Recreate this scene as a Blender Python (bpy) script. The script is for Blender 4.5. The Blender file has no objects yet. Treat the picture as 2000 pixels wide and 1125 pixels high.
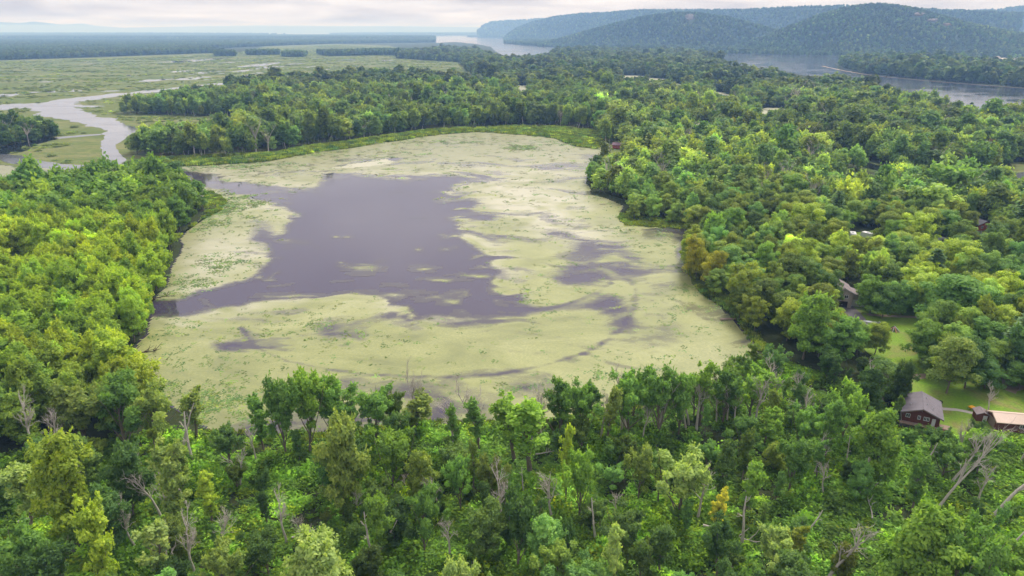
import bpy, math, random
import numpy as np
from mathutils import Vector, Matrix
R = math.radians
scene = bpy.context.scene
COL = scene.collection

# ------------------------------------------------------------------ camera, sky, sun, exposure
CAM_H, PITCH, FPX = 80.0, 20.65, 1333.33
cam_d = bpy.data.cameras.new('camera'); cam = bpy.data.objects.new('camera', cam_d); COL.objects.link(cam)
cam_d.sensor_width = 36; cam_d.lens = 24; cam_d.clip_start = 1; cam_d.clip_end = 90000
cam.location = (0, 0, CAM_H); cam.rotation_euler = (R(90 - PITCH), 0, 0)
scene.camera = cam
SUN_EL, SUN_AZ = 52.0, 30.0          # sun ahead of the camera, a little to the right, veiled by cloud
world = bpy.data.worlds.new('World'); scene.world = world; world.use_nodes = True
wt = world.node_tree; wt.nodes.clear()
def wn(t, **k):
    n = wt.nodes.new(t)
    for a, b in k.items(): setattr(n, a, b)
    return n
wout = wn('ShaderNodeOutputWorld'); wbg = wn('ShaderNodeBackground'); wbg.inputs['Strength'].default_value = 0.1
sky = wn('ShaderNodeTexSky', sky_type='NISHITA', sun_disc=False); sky.sun_elevation = R(SUN_EL); sky.sun_rotation = R(SUN_AZ)
sky.dust_density = 3; sky.air_density = 1.0
tc = wn('ShaderNodeTexCoord'); sep = wn('ShaderNodeSeparateXYZ'); wt.links.new(tc.outputs['Generated'], sep.inputs[0])
zz = wn('ShaderNodeMath', operation='MAXIMUM'); wt.links.new(sep.outputs['Z'], zz.inputs[0]); zz.inputs[1].default_value = 0.0
za = wn('ShaderNodeMath', operation='ADD'); wt.links.new(zz.outputs[0], za.inputs[0]); za.inputs[1].default_value = 0.09
dx = wn('ShaderNodeMath', operation='DIVIDE'); wt.links.new(sep.outputs['X'], dx.inputs[0]); wt.links.new(za.outputs[0], dx.inputs[1])
dy = wn('ShaderNodeMath', operation='DIVIDE'); wt.links.new(sep.outputs['Y'], dy.inputs[0]); wt.links.new(za.outputs[0], dy.inputs[1])
cmb = wn('ShaderNodeCombineXYZ'); wt.links.new(dx.outputs[0], cmb.inputs[0]); wt.links.new(dy.outputs[0], cmb.inputs[1])
cn = wn('ShaderNodeTexNoise'); cn.inputs['Scale'].default_value = 0.75; cn.inputs['Detail'].default_value = 6; cn.inputs['Roughness'].default_value = 0.55
cn.inputs['Distortion'].default_value = 0.4
wt.links.new(cmb.outputs[0], cn.inputs['Vector'])
cr = wn('ShaderNodeValToRGB'); wt.links.new(cn.outputs['Fac'], cr.inputs[0])
cr.color_ramp.elements[0].position = 0.33; cr.color_ramp.elements[0].color = (0.60, 0.57, 0.64, 1)
cr.color_ramp.elements[1].position = 0.66; cr.color_ramp.elements[1].color = (1.08, 1.04, 1.06, 1)
csc = wn('ShaderNodeVectorMath', operation='SCALE'); wt.links.new(cr.outputs[0], csc.inputs[0]); csc.inputs['Scale'].default_value = 3.95
ovc = wn('ShaderNodeMath', operation='MULTIPLY_ADD'); wt.links.new(zz.outputs[0], ovc.inputs[0]); ovc.inputs[1].default_value = 0.50; ovc.inputs[2].default_value = 0.75   # an overcast sky is brighter overhead
csc2 = wn('ShaderNodeVectorMath', operation='SCALE'); wt.links.new(csc.outputs[0], csc2.inputs[0]); wt.links.new(ovc.outputs[0], csc2.inputs['Scale'])
wmx = wn('ShaderNodeMix', data_type='RGBA'); wmx.inputs[0].default_value = 0.95
wt.links.new(sky.outputs[0], wmx.inputs[6]); wt.links.new(csc2.outputs[0], wmx.inputs[7])
wt.links.new(wmx.outputs[2], wbg.inputs['Color']); wt.links.new(wbg.outputs[0], wout.inputs['Surface'])
sun_d = bpy.data.lights.new('sun', 'SUN'); sun_d.energy = 1.5; sun_d.angle = R(24); sun_d.color = (1.0, 0.95, 0.87)
sun = bpy.data.objects.new('sun', sun_d); COL.objects.link(sun)
sd = Vector((math.sin(R(SUN_AZ)) * math.cos(R(SUN_EL)), math.cos(R(SUN_AZ)) * math.cos(R(SUN_EL)), math.sin(R(SUN_EL))))
sun.rotation_euler = sd.to_track_quat('Z', 'Y').to_euler(); sun.location = (0, 0, 400)
vs = scene.view_settings; vs.view_transform = 'Standard'; vs.look = 'None'; vs.gamma = 1; vs.use_curve_mapping = False
vs.exposure = 1.72
cy = scene.cycles
cy.max_bounces = 6; cy.diffuse_bounces = 4; cy.glossy_bounces = 2; cy.transmission_bounces = 2; cy.volume_bounces = 0
cy.use_denoising = True

# ------------------------------------------------------------------ helpers
_p = R(PITCH)
def at(u, v, z=0.0):
    """pixel of the 2000x1125 photograph -> world point on the level z"""
    a, b = u - 1000.0, 562.5 - v
    d = np.array([a, FPX * math.cos(_p) + b * math.sin(_p), -FPX * math.sin(_p) + b * math.cos(_p)])
    t = (z - CAM_H) / min(d[2], -0.5)
    return np.array([d[0] * t, d[1] * t, z])
def atp(pts, z=0.0): return np.array([at(u, v, z)[:2] for u, v in pts])
def topx(x, y, z):
    """world -> pixel (arrays)"""
    dz = z - CAM_H
    f = y * math.cos(_p) - dz * math.sin(_p); upc = y * math.sin(_p) + dz * math.cos(_p)
    f = np.maximum(f, 1e-3)
    return 1000 + FPX * x / f, 562.5 - FPX * upc / f, f
def _h(ix, iy, s):
    n = (ix.astype(np.int64) * 374761393 + iy.astype(np.int64) * 668265263 + s * 2147483647) & 0xFFFFFFFF
    n = ((n ^ (n >> 13)) * 1274126177) & 0xFFFFFFFF
    n = ((n ^ (n >> 16)) * 2246822519) & 0xFFFFFFFF
    return ((n ^ (n >> 15)) & 0xFFFFFF) / float(0xFFFFFF)
def vnoise(x, y, s=0):
    x = np.asarray(x, float); y = np.asarray(y, float)
    ix, iy = np.floor(x), np.floor(y); fx, fy = x - ix, y - iy
    fx = fx * fx * (3 - 2 * fx); fy = fy * fy * (3 - 2 * fy)
    a, b, c, d = _h(ix, iy, s), _h(ix + 1, iy, s), _h(ix, iy + 1, s), _h(ix + 1, iy + 1, s)
    return (a * (1 - fx) + b * fx) * (1 - fy) + (c * (1 - fx) + d * fx) * fy
def fbm(x, y, s=0, o=4):
    t, a, n = 0.0, 0.5, 0.0
    for i in range(o):
        t = t + a * vnoise(x * 2 ** i, y * 2 ** i, s + i * 17); n += a; a *= 0.5
    return t / n            # 0..1
def sst(a, b, x):
    t = np.clip((x - a) / (b - a), 0, 1); return t * t * (3 - 2 * t)
def inpoly(P, x, y):
    x = np.asarray(x, float); y = np.asarray(y, float); r = np.zeros(x.shape, bool)
    n = len(P)
    for i in range(n):
        x0, y0 = P[i]; x1, y1 = P[(i + 1) % n]
        if y0 == y1: continue
        c = ((y0 > y) != (y1 > y)) & (x < (x1 - x0) * (y - y0) / (y1 - y0) + x0); r ^= c
    return r
def dseg(P, x, y, closed=True):
    """distance to a polyline"""
    best = np.full(np.shape(x), 1e9); n = len(P)
    for i in range(n if closed else n - 1):
        x0, y0 = P[i]; x1, y1 = P[(i + 1) % n]
        ex, ey = x1 - x0, y1 - y0; L = ex * ex + ey * ey + 1e-9
        t = np.clip(((x - x0) * ex + (y - y0) * ey) / L, 0, 1)
        best = np.minimum(best, np.hypot(x - x0 - t * ex, y - y0 - t * ey))
    return best
def sdist(P, x, y):
    d = dseg(P, x, y); return np.where(inpoly(P, x, y), d, -d)      # positive inside
def mesh_np(name, V, F, attrs=None, mats=(), midx=None, smooth=False):
    """F: list of (n,k) int arrays"""
    me = bpy.data.meshes.new(name); V = np.asarray(V, np.float32)
    me.vertices.add(len(V)); me.vertices.foreach_set('co', V.ravel())
    F = [np.asarray(f, np.int32) for f in F if len(f)]
    if F:
        nl = sum(f.size for f in F); nf = sum(len(f) for f in F)
        me.loops.add(nl); me.loops.foreach_set('vertex_index', np.concatenate([f.ravel() for f in F]))
        me.polygons.add(nf)
        tot = np.concatenate([np.full(len(f), f.shape[1], np.int32) for f in F])
        st = np.concatenate([[0], np.cumsum(tot)[:-1]]).astype(np.int32)
        me.polygons.foreach_set('loop_start', st)
        if midx is not None: me.polygons.foreach_set('material_index', np.asarray(midx, np.int32))
        if smooth: me.polygons.foreach_set('use_smooth', np.ones(nf, bool))
    for k, a in (attrs or {}).items():
        a = np.asarray(a, np.float32)
        if a.ndim == 1: at_ = me.attributes.new(k, 'FLOAT', 'POINT'); at_.data.foreach_set('value', a)
        elif a.shape[1] == 4: at_ = me.attributes.new(k, 'FLOAT_COLOR', 'POINT'); at_.data.foreach_set('color', a.ravel())
        else: at_ = me.attributes.new(k, 'FLOAT_VECTOR', 'POINT'); at_.data.foreach_set('vector', a.ravel())
    for m in mats: me.materials.append(m)
    me.update(calc_edges=True); return me
def link(name, me, parent=None, loc=None, rz=0):
    o = bpy.data.objects.new(name, me); COL.objects.link(o)
    if parent is not None: o.parent = parent
    if loc is not None: o.location = loc
    if rz: o.rotation_euler = (0, 0, rz)
    return o
def tag(o, label=None, cat=None, group=None, kind=None):
    for k, v in (('label', label), ('category', cat), ('group', group), ('kind', kind)):
        if v: o[k] = v
    return o
def thing(name, label, cat, loc, rz=0, group=None):
    return tag(link(name, None, None, loc, rz), label, cat, group)
class MB:
    """collects boxes, prisms and tubes into one mesh"""
    def __init__(s): s.v = []; s.f = []
    def add(s, vs, fs):
        k = len(s.v); s.v += [tuple(map(float, q)) for q in vs]; s.f += [tuple(i + k for i in f) for f in fs]; return s
    def box(s, x0, x1, y0, y1, z0, z1):
        return s.add([(x0, y0, z0), (x1, y0, z0), (x1, y1, z0), (x0, y1, z0), (x0, y0, z1), (x1, y0, z1), (x1, y1, z1), (x0, y1, z1)],
                     [(3, 2, 1, 0), (4, 5, 6, 7), (0, 1, 5, 4), (1, 2, 6, 5), (2, 3, 7, 6), (3, 0, 4, 7)])
    def tube(s, pts, rad, n=6):
        v, f = tube_np(np.array(pts, float), np.array(rad, float) * np.ones(len(pts)), n)
        return s.add(v, [tuple(q) for q in f])
    def prism(s, poly, a, b, axis='y'):
        """poly in (x,z) extruded along y from a to b (axis y) or (y,z) along x"""
        n = len(poly)
        if axis == 'y': vs = [(p, a, q) for p, q in poly] + [(p, b, q) for p, q in poly]
        elif axis == 'x': vs = [(a, p, q) for p, q in poly] + [(b, p, q) for p, q in poly]
        else: vs = [(p, q, a) for p, q in poly] + [(p, q, b) for p, q in poly]
        fs = [tuple(range(n))[::-1], tuple(range(n, 2 * n))] + [(i, (i + 1) % n, n + (i + 1) % n, n + i) for i in range(n)]
        return s.add(vs, fs)
    def build(s, name, m, parent=None, loc=None, smooth=False):
        me = bpy.data.meshes.new(name); me.from_pydata(s.v, [], s.f); me.materials.append(m)
        import bmesh
        b = bmesh.new(); b.from_mesh(me); bmesh.ops.recalc_face_normals(b, faces=b.faces); b.to_mesh(me); b.free()
        if smooth: me.polygons.foreach_set('use_smooth', [True] * len(me.polygons))
        return link(name, me, parent, loc)
def tube_np(P, rad, n=6):
    P = np.asarray(P, float); k = len(P); T = np.gradient(P, axis=0); T /= np.linalg.norm(T, axis=1)[:, None] + 1e-9
    ref = np.array([0.31, 0.95, 0.05]); A = np.cross(T, ref); A /= np.linalg.norm(A, axis=1)[:, None] + 1e-9; B = np.cross(T, A)
    th = np.arange(n) * 2 * math.pi / n
    V = (P[:, None] + rad[:, None, None] * (np.cos(th)[None, :, None] * A[:, None] + np.sin(th)[None, :, None] * B[:, None])).reshape(-1, 3)
    i = np.arange(k - 1)[:, None] * n; j = np.arange(n)[None]; j2 = (j + 1) % n
    F = np.stack([i + j, i + j2, i + n + j2, i + n + j], -1).reshape(-1, 4)
    return V, F

# ------------------------------------------------------------------ materials
class Mat:
    def __init__(s, name, rough=0.8, spec=0.3):
        s.m = bpy.data.materials.new(name); s.m.use_nodes = True; s.t = s.m.node_tree; s.n = s.t.nodes; s.l = s.t.links
        s.b = s.n['Principled BSDF']; s.b.inputs['Roughness'].default_value = rough; s.b.inputs['Specular IOR Level'].default_value = spec
        s.out = s.n['Material Output']
    def N(s, t, **k):
        n = s.n.new(t)
        for a, b in k.items(): setattr(n, a, b)
        return n
    def pos(s, sx=1, sy=1, sz=1, obj=False):
        g = s.N('ShaderNodeTexCoord').outputs['Object'] if obj else s.N('ShaderNodeNewGeometry').outputs['Position']
        m = s.N('ShaderNodeVectorMath', operation='MULTIPLY'); s.l.new(g, m.inputs[0]); m.inputs[1].default_value = (sx, sy, sz); return m.outputs[0]
    def noise(s, vec, scale, detail=4, rough=0.55, dist=0.0):
        n = s.N('ShaderNodeTexNoise'); s.l.new(vec, n.inputs['Vector']); n.inputs['Scale'].default_value = scale
        n.inputs['Detail'].default_value = detail; n.inputs['Roughness'].default_value = rough; n.inputs['Distortion'].default_value = dist
        return n.outputs['Fac']
    def ramp(s, fac, stops):
        r = s.N('ShaderNodeValToRGB'); s.l.new(fac, r.inputs[0]); e = r.color_ramp.elements
        while len(e) < len(stops): e.new(0.5)
        for q, (p, c) in zip(e, stops):
            q.position = p; q.color = (*c, 1) if not isinstance(c, (int, float)) else (c, c, c, 1)
        return r.outputs[0]
    def mix(s, f, a, b, mode='MIX'):
        n = s.N('ShaderNodeMix', data_type='RGBA', blend_type=mode)
        for k, q in ((0, f), (6, a), (7, b)):
            if hasattr(q, 'links') or hasattr(q, 'is_output'): s.l.new(q, n.inputs[k])
            elif k == 0: n.inputs[0].default_value = q
            else: n.inputs[k].default_value = (*q, 1)
        return n.outputs[2]
    def math(s, op, a, b=None, c=None):
        n = s.N('ShaderNodeMath', operation=op)
        for k, q in enumerate((a, b, c)):
            if q is None: continue
            if isinstance(q, (int, float)): n.inputs[k].default_value = q
            else: s.l.new(q, n.inputs[k])
        return n.outputs[0]
    def attr(s, name, typ='GEOMETRY'):
        n = s.N('ShaderNodeAttribute', attribute_name=name, attribute_type=typ); return n
    def bump(s, h, strength=0.5, dist=0.1):
        n = s.N('ShaderNodeBump'); s.l.new(h, n.inputs['Height']); n.inputs['Strength'].default_value = strength; n.inputs['Distance'].default_value = dist
        s.l.new(n.outputs[0], s.b.inputs['Normal']); return n.outputs[0]
    def col(s, c):
        if hasattr(c, 'links') or hasattr(c, 'is_output'): s.l.new(c, s.b.inputs['Base Color'])
        else: s.b.inputs['Base Color'].default_value = (*c, 1)
        return s
def plain(name, c, rough=0.7, spec=0.3, var=0.25, scale=1.5, metal=0.0):
    m = Mat(name, rough, spec); v = m.pos(obj=True); n = m.noise(v, scale, 5, 0.65)
    m.col(m.mix(n, tuple(q * (1 - var) for q in c), tuple(min(1, q * (1 + var)) for q in c))); m.b.inputs['Metallic'].default_value = metal
    m.bump(n, 0.15, 0.03); return m.m
def foliage(name, trans=0.45, fixed=None, spec=0.10):
    m = Mat(name, 0.55, spec)
    if fixed is None: tone = m.attr('tone', 'INSTANCER').outputs['Color']
    else: tone = fixed
    lv = m.attr('lv').outputs['Fac']
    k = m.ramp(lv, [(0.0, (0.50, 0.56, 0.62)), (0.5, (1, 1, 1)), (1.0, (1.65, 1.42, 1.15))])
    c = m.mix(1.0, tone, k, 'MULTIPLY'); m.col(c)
    tr = m.N('ShaderNodeBsdfTranslucent'); c2 = m.mix(1.0, c, (1.15, 1.25, 0.6), 'MULTIPLY'); m.l.new(c2, tr.inputs['Color'])
    mx = m.N('ShaderNodeMixShader'); mx.inputs[0].default_value = trans
    m.l.new(m.b.outputs[0], mx.inputs[1]); m.l.new(tr.outputs[0], mx.inputs[2]); m.l.new(mx.outputs[0], m.out.inputs['Surface'])
    return m.m
M = {}
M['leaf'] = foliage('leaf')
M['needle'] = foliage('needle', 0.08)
def bark(name, c):
    m = Mat(name, 0.9, 0.15); v = m.pos(6, 6, 1.2, obj=True); n = m.noise(v, 1.5, 6, 0.7)
    m.col(m.ramp(n, [(0.3, tuple(q * 0.45 for q in c)), (0.7, c)])); m.bump(n, 0.6, 0.05); return m.m
M['bark'] = bark('bark', (0.23, 0.19, 0.15))
M['deadwood'] = bark('deadwood', (0.62, 0.56, 0.49))
M['wetwood'] = bark('wetwood', (0.10, 0.07, 0.06))

def water_nodes(m, base=(0.035, 0.034, 0.042), rough=0.07, wave=0.02, wsc=0.35):
    m.col(base); m.b.inputs['Roughness'].default_value = rough; m.b.inputs['IOR'].default_value = 1.333; m.b.inputs['Specular IOR Level'].default_value = 0.6
    n = m.noise(m.pos(1, 0.5, 1), wsc, 4, 0.6); m.bump(n, 0.35, wave)
    pw = m.noise(m.pos(0.4, 1, 1), 0.035, 5, 0.6, 1.0); m.l.new(m.math('MULTIPLY_ADD', m.ramp(pw, [(0.40, 0.0), (0.62, 1.0)]), rough * 1.3, rough * 0.6), m.b.inputs['Roughness'])
def make_water(name, **k):
    m = Mat(name); water_nodes(m, **k); return m.m
M['pond'] = make_water('pond_water', base=(0.046, 0.037, 0.062), rough=0.06, wave=0.03)
M['river'] = make_water('river_water', base=(0.028, 0.034, 0.055), rough=0.10, wave=0.10, wsc=0.08)
M['channel'] = make_water('channel_water', base=(0.10, 0.10, 0.115), rough=0.09, wave=0.04)
M['creek'] = make_water('creek_water', base=(0.012, 0.014, 0.014), rough=0.05, wave=0.01)

m = Mat('forest_floor', 0.95, 0.1)
n1 = m.noise(m.pos(), 0.03, 6, 0.6); n2 = m.noise(m.pos(), 0.9, 6, 0.7)
c = m.mix(n1, (0.016, 0.028, 0.010), (0.038, 0.056, 0.016)); c = m.mix(m.ramp(n2, [(0.4, 0.0), (0.75, 1.0)]), c, (0.055, 0.058, 0.026))
m.col(c); m.bump(n2, 1.0, 0.5); M['floor'] = m.m

m = Mat('marsh_meadow', 0.95, 0.08)
n1 = m.noise(m.pos(0.6, 1.4, 1), 0.009, 8, 0.68, 0.8); n2 = m.noise(m.pos(0.5, 1.2, 1), 0.25, 6, 0.7); n3 = m.noise(m.pos(0.35, 1, 1), 0.05, 5, 0.6, 1.2)
c = m.ramp(n1, [(0.32, (0.07, 0.10, 0.024)), (0.44, (0.125, 0.148, 0.044)), (0.54, (0.19, 0.188, 0.075)), (0.66, (0.235, 0.215, 0.105))])
c = m.mix(m.ramp(n3, [(0.45, 0.0), (0.62, 0.75)]), c, (0.10, 0.145, 0.035))
c = m.mix(m.ramp(n2, [(0.35, 0.75), (0.65, 0.0)]), c, (0.06, 0.085, 0.026))
m.col(c); m.bump(n2, 0.9, 0.5); M['marsh'] = m.m

m = Mat('shore_sedge', 0.95, 0.1)
n1 = m.noise(m.pos(0.5, 1, 1), 0.06, 6, 0.65, 0.8); n2 = m.noise(m.pos(0.6, 1, 1), 0.7, 6, 0.7)
c = m.ramp(n1, [(0.35, (0.045, 0.075, 0.016)), (0.5, (0.085, 0.115, 0.028)), (0.65, (0.14, 0.15, 0.055))])
c = m.mix(m.ramp(n2, [(0.35, 0.85), (0.6, 0.0)]), c, (0.035, 0.06, 0.016)); m.col(c); m.bump(n2, 1.0, 0.4); M['sedge'] = m.m

m = Mat('lawn_grass', 0.95, 0.1)
n1 = m.noise(m.pos(), 0.10, 6, 0.65, 0.7); n2 = m.noise(m.pos(), 1.6, 5, 0.7)
c = m.ramp(n1, [(0.36, (0.15, 0.28, 0.018)), (0.54, (0.18, 0.27, 0.035)), (0.64, (0.22, 0.21, 0.065)), (0.76, (0.27, 0.21, 0.12))])
c = m.mix(m.ramp(n2, [(0.35, 0.5), (0.65, 0.0)]), c, (0.05, 0.09, 0.02)); m.col(c); m.bump(n2, 0.8, 0.2); M['lawn'] = m.m

# duckweed film: coverage attribute + fine wisps decide between film and wet water
m = Mat('duckweed', 0.5, 0.5)
cov = m.attr('cov').outputs['Fac']; ton = m.attr('ton').outputs['Fac']; scum_glare = m.attr('scum_glare').outputs['Fac']
w1 = m.noise(m.pos(0.55, 1, 1), 0.30, 8, 0.68, 1.0); w2 = m.noise(m.pos(0.8, 1, 1), 1.7, 6, 0.75)
w = m.math('ADD', m.math('MULTIPLY', w1, 0.55), m.math('MULTIPLY', w2, 0.45))
f = m.math('MULTIPLY_ADD', cov, 1.75, -0.40)
f = m.math('ADD', f, m.math('MULTIPLY', m.math('SUBTRACT', 0.5, w), m.math('MULTIPLY_ADD', cov, -1.9, 3.7))); f = m.math('MINIMUM', m.math('MAXIMUM', f, 0.0), 1.0)
n1 = m.noise(m.pos(0.45, 1, 1), 0.05, 7, 0.62, 1.5)
ca = m.ramp(n1, [(0.30, (0.155, 0.165, 0.068)), (0.46, (0.232, 0.242, 0.095)), (0.60, (0.282, 0.288, 0.122)), (0.74, (0.335, 0.336, 0.172))])
ca = m.mix(ton, ca, (0.25, 0.243, 0.148)); ca = m.mix(m.ramp(w2, [(0.42, 0.45), (0.6, 0.0)]), ca, (0.125, 0.15, 0.045)); ca = m.mix(scum_glare, ca, (0.365, 0.35, 0.25))  # last pale mix: real scum plus painted glare and sky reflection
m.col(m.mix(f, (0.062, 0.055, 0.062), ca))
ro = m.math('MULTIPLY_ADD', f, 0.27, 0.07); m.l.new(ro, m.b.inputs['Roughness']); m.b.inputs['IOR'].default_value = 1.333
M['duck'] = m.m

def shingle(name, c):
    m = Mat(name, 0.85, 0.2); v = m.pos(obj=True); w = m.N('ShaderNodeTexWave', wave_type='BANDS', bands_direction='Y')
    m.l.new(v, w.inputs['Vector']); w.inputs['Scale'].default_value = 1.3; w.inputs['Distortion'].default_value = 0.5; w.inputs['Detail'].default_value = 3
    n = m.noise(v, 2.0, 6, 0.7); n2 = m.noise(m.pos(0.5, 0.5, 0.5, obj=True), 0.9, 4)
    c1 = m.mix(n, tuple(q * 0.7 for q in c), tuple(q * 1.25 for q in c)); c1 = m.mix(m.ramp(n2, [(0.45, 0.0), (0.7, 0.6)]), c1, tuple(q * 0.65 for q in c))
    m.col(c1); m.bump(w.outputs['Fac'], 0.5, 0.04); return m.m
M['roof_grey'] = shingle('roof_grey', (0.15, 0.135, 0.15)); M['roof_brown'] = shingle('roof_brown', (0.20, 0.165, 0.165)); M['roof_dark'] = shingle('roof_dark', (0.06, 0.06, 0.075))
M['roof_tan'] = plain('roof_tan', (0.52, 0.40, 0.33), 0.6, 0.3, 0.15, 0.8); M['roof_mauve'] = plain('roof_mauve', (0.15, 0.085, 0.11), 0.7)
def boards(name, c):
    m = Mat(name, 0.8, 0.2); v = m.pos(obj=True); n = m.noise(m.pos(3, 3, 0.4, obj=True), 1.6, 5, 0.65)
    m.col(m.mix(n, tuple(q * 0.55 for q in c), tuple(q * 1.35 for q in c))); m.bump(n, 0.5, 0.03); return m.m
M['wall_red'] = boards('wall_red', (0.13, 0.045, 0.032)); M['wall_cabin'] = boards('wall_cabin', (0.30, 0.07, 0.04)); M['wall_beige'] = boards('wall_beige', (0.34, 0.30, 0.25))
M['wall_white'] = boards('wall_white', (0.62, 0.60, 0.58)); M['wall_tan'] = boards('wall_tan', (0.40, 0.30, 0.24)); M['wood'] = boards('wood', (0.22, 0.16, 0.12)); M['wood_red'] = boards('wood_red', (0.30, 0.07, 0.06))
M['white'] = plain('white_paint', (0.52, 0.52, 0.53), 0.45, 0.4, 0.08); M['glass'] = plain('window_glass', (0.02, 0.025, 0.03), 0.05, 0.6, 0.2); M['concrete'] = plain('concrete', (0.36, 0.33, 0.29), 0.9)
M['asphalt'] = plain('asphalt', (0.15, 0.135, 0.14), 0.9, 0.2, 0.3, 0.8); M['black'] = plain('black_paint', (0.015, 0.015, 0.016), 0.5); M['metal'] = plain('metal', (0.45, 0.46, 0.48), 0.4, 0.5, 0.15, 3, 0.7)
M['yellow'] = plain('yellow_plastic', (0.75, 0.42, 0.03), 0.5); M['dirt'] = plain('bare_dirt', (0.27, 0.21, 0.15), 0.95, 0.1, 0.35, 0.5); M['salmon'] = plain('salmon_board', (0.45, 0.22, 0.15), 0.8)
M['algae'] = plain('algae', (0.30, 0.30, 0.19), 0.35, 0.5, 0.25, 0.08); M['sand'] = plain('sand', (0.44, 0.39, 0.30), 0.95, 0.1, 0.2, 0.05); M['rock'] = plain('rock', (0.17, 0.135, 0.11), 0.9, 0.2, 0.5, 0.03); M['road'] = plain('road', (0.30, 0.29, 0.28), 0.9, 0.2, 0.15, 0.02)
m = Mat('lily_pad', 0.6, 0.12); m.col(m.mix(1.0, m.attr('tone', 'INSTANCER').outputs['Color'], (1, 1, 1), 'MULTIPLY')); M['pad'] = m.m

# ------------------------------------------------------------------ the setting: ground, marsh, water
def resample(P, step):
    out = []; n = len(P)
    for i in range(n):
        a, b = np.array(P[i]), np.array(P[(i + 1) % n]); L = np.linalg.norm(b - a)
        k = max(1, int(L / step))
        for j in range(k): out.append(a + (b - a) * j / k)
    return np.array(out)
def jitter(P, amp, wl, seed):
    P = np.array(P); d = np.stack([fbm(P[:, 0] / wl + 3.1, P[:, 1] / wl, seed, 4) - 0.5, fbm(P[:, 0] / wl, P[:, 1] / wl + 7.7, seed + 5, 4) - 0.5], 1)
    return P + d * 2 * amp
def ngon(name, P, z, mat):
    me = bpy.data.meshes.new(name); me.from_pydata([(p[0], p[1], z) for p in P], [], [tuple(range(len(P)))]); me.materials.append(mat); me.update()
    if me.polygons[0].normal.z < 0: me.flip_normals()
    return link(name, me)
def sheet(name, px, z, mat, step=6, amp=3, wl=15, seed=1, label=None):
    P = jitter(resample(atp(px), step), amp, wl, seed) if amp else atp(px)
    return tag(ngon(name, P, z, mat), label=label, kind='structure')
def ribbon_poly(px, widths, step=8, amp=2.0, wl=18, seed=3):
    C = atp(px); W = np.array(widths, float) * np.ones(len(C))
    t = np.concatenate([[0], np.cumsum(np.linalg.norm(np.diff(C, axis=0), axis=1))]); s = np.arange(0, t[-1], step)
    # smooth path
    X = np.interp(s, t, C[:, 0]); Y = np.interp(s, t, C[:, 1]); w = np.interp(s, t, W)
    k = 5; ker = np.ones(k) / k
    if len(X) > 12:
        Xp = np.pad(X, k // 2, 'edge'); Yp = np.pad(Y, k // 2, 'edge'); X = np.convolve(Xp, ker, 'valid'); Y = np.convolve(Yp, ker, 'valid')
    D = np.stack([np.gradient(X), np.gradient(Y)], 1); D /= np.linalg.norm(D, axis=1)[:, None] + 1e-9; Nn = np.stack([-D[:, 1], D[:, 0]], 1)
    wa = w * (0.5 + (fbm(X / wl, Y / wl, seed, 3) - 0.5) * 0.7); wb = w * (0.5 + (fbm(X / wl + 50, Y / wl, seed + 3, 3) - 0.5) * 0.7)
    C2 = np.stack([X, Y], 1)
    return np.concatenate([C2 + Nn * wa[:, None], (C2 - Nn * wb[:, None])[::-1]])
def strip(name, px, widths, z, mat, step=8, seed=3, wl=18, label=None):
    P = ribbon_poly(px, widths, step, 0, wl, seed); n = len(P) // 2
    V = np.column_stack([P, np.full(len(P), z)]); i = np.arange(n - 1)
    F = np.stack([i, i + 1, 2 * n - 2 - i, 2 * n - 1 - i], 1)[:, ::-1]
    me = mesh_np(name, V, [F], mats=[mat])
    if len(me.polygons) and me.polygons[0].normal.z < 0: me.flip_normals()
    return tag(link(name, me), label=label, kind='structure')

G = 28000.0
tag(link('ground', mesh_np('ground', [(-G, -400, 0), (G, -400, 0), (G, G, 0), (-G, G, 0)], [[(0, 1, 2, 3)]], mats=[M['floor']])), kind='structure')
sheet('marsh', [(-330, 430), (-330, 116), (0, 118), (200, 112), (380, 104), (470, 103), (520, 90), (640, 85), (760, 89), (800, 100), (900, 120), (915, 140), (1000, 175), (1190, 255), (1230, 300),
                (1190, 310), (1000, 262), (860, 262), (700, 290), (420, 335), (420, 350), (300, 385)], 0.02, M['marsh'], 25, 10, 60, 5)
POND = [(410, 842), (350, 812), (300, 775), (262, 722), (252, 700), (285, 655), (292, 620), (290, 600), (322, 560), (335, 520), (350, 480), (352, 462), (378, 440), (398, 415), (392, 395), (360, 362), (200, 352), (60, 345), (-40, 345), (-40, 318),
        (60, 326), (160, 334), (230, 330), (255, 318), (330, 318), (420, 318), (520, 311), (600, 296), (700, 281), (780, 270), (860, 259), (940, 253), (1010, 252), (1090, 256), (1150, 262), (1175, 270),
        (1195, 287), (1190, 300), (1165, 318), (1148, 340), (1146, 362), (1160, 380), (1195, 390), (1222, 402), (1215, 418), (1212, 432), (1240, 440), (1300, 440), (1348, 444), (1352, 460), (1336, 490), (1346, 530), (1362, 560), (1395, 590), (1432, 620),
        (1456, 650), (1484, 688), (1480, 702), (1440, 730), (1400, 752), (1310, 780), (1210, 800), (1110, 815), (1005, 832), (900, 829), (830, 828), (700, 845), (560, 862), (480, 852)]
pond_w = jitter(resample(atp(POND), 4), 2.2, 10, 21)
tag(ngon('pond', pond_w, 0.05, M['pond']), kind='structure')
CH_MAIN = [(440, 162), (350, 173), (200, 188), (120, 199), (95, 206), (115, 219), (180, 236), (235, 250), (238, 258), (222, 270), (210, 284), (218, 300), (222, 316), (232, 332)]
strip('channel', CH_MAIN, [22, 32, 36, 46, 52, 38, 32, 28, 23, 15, 10, 9, 13, 22], 0.10, M['channel'], 6, 4)
strip('channel', [(-150, 222), (-20, 211), (40, 207), (110, 203)], [58, 60, 60, 50], 0.085, M['channel'], 6, 14)
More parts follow.
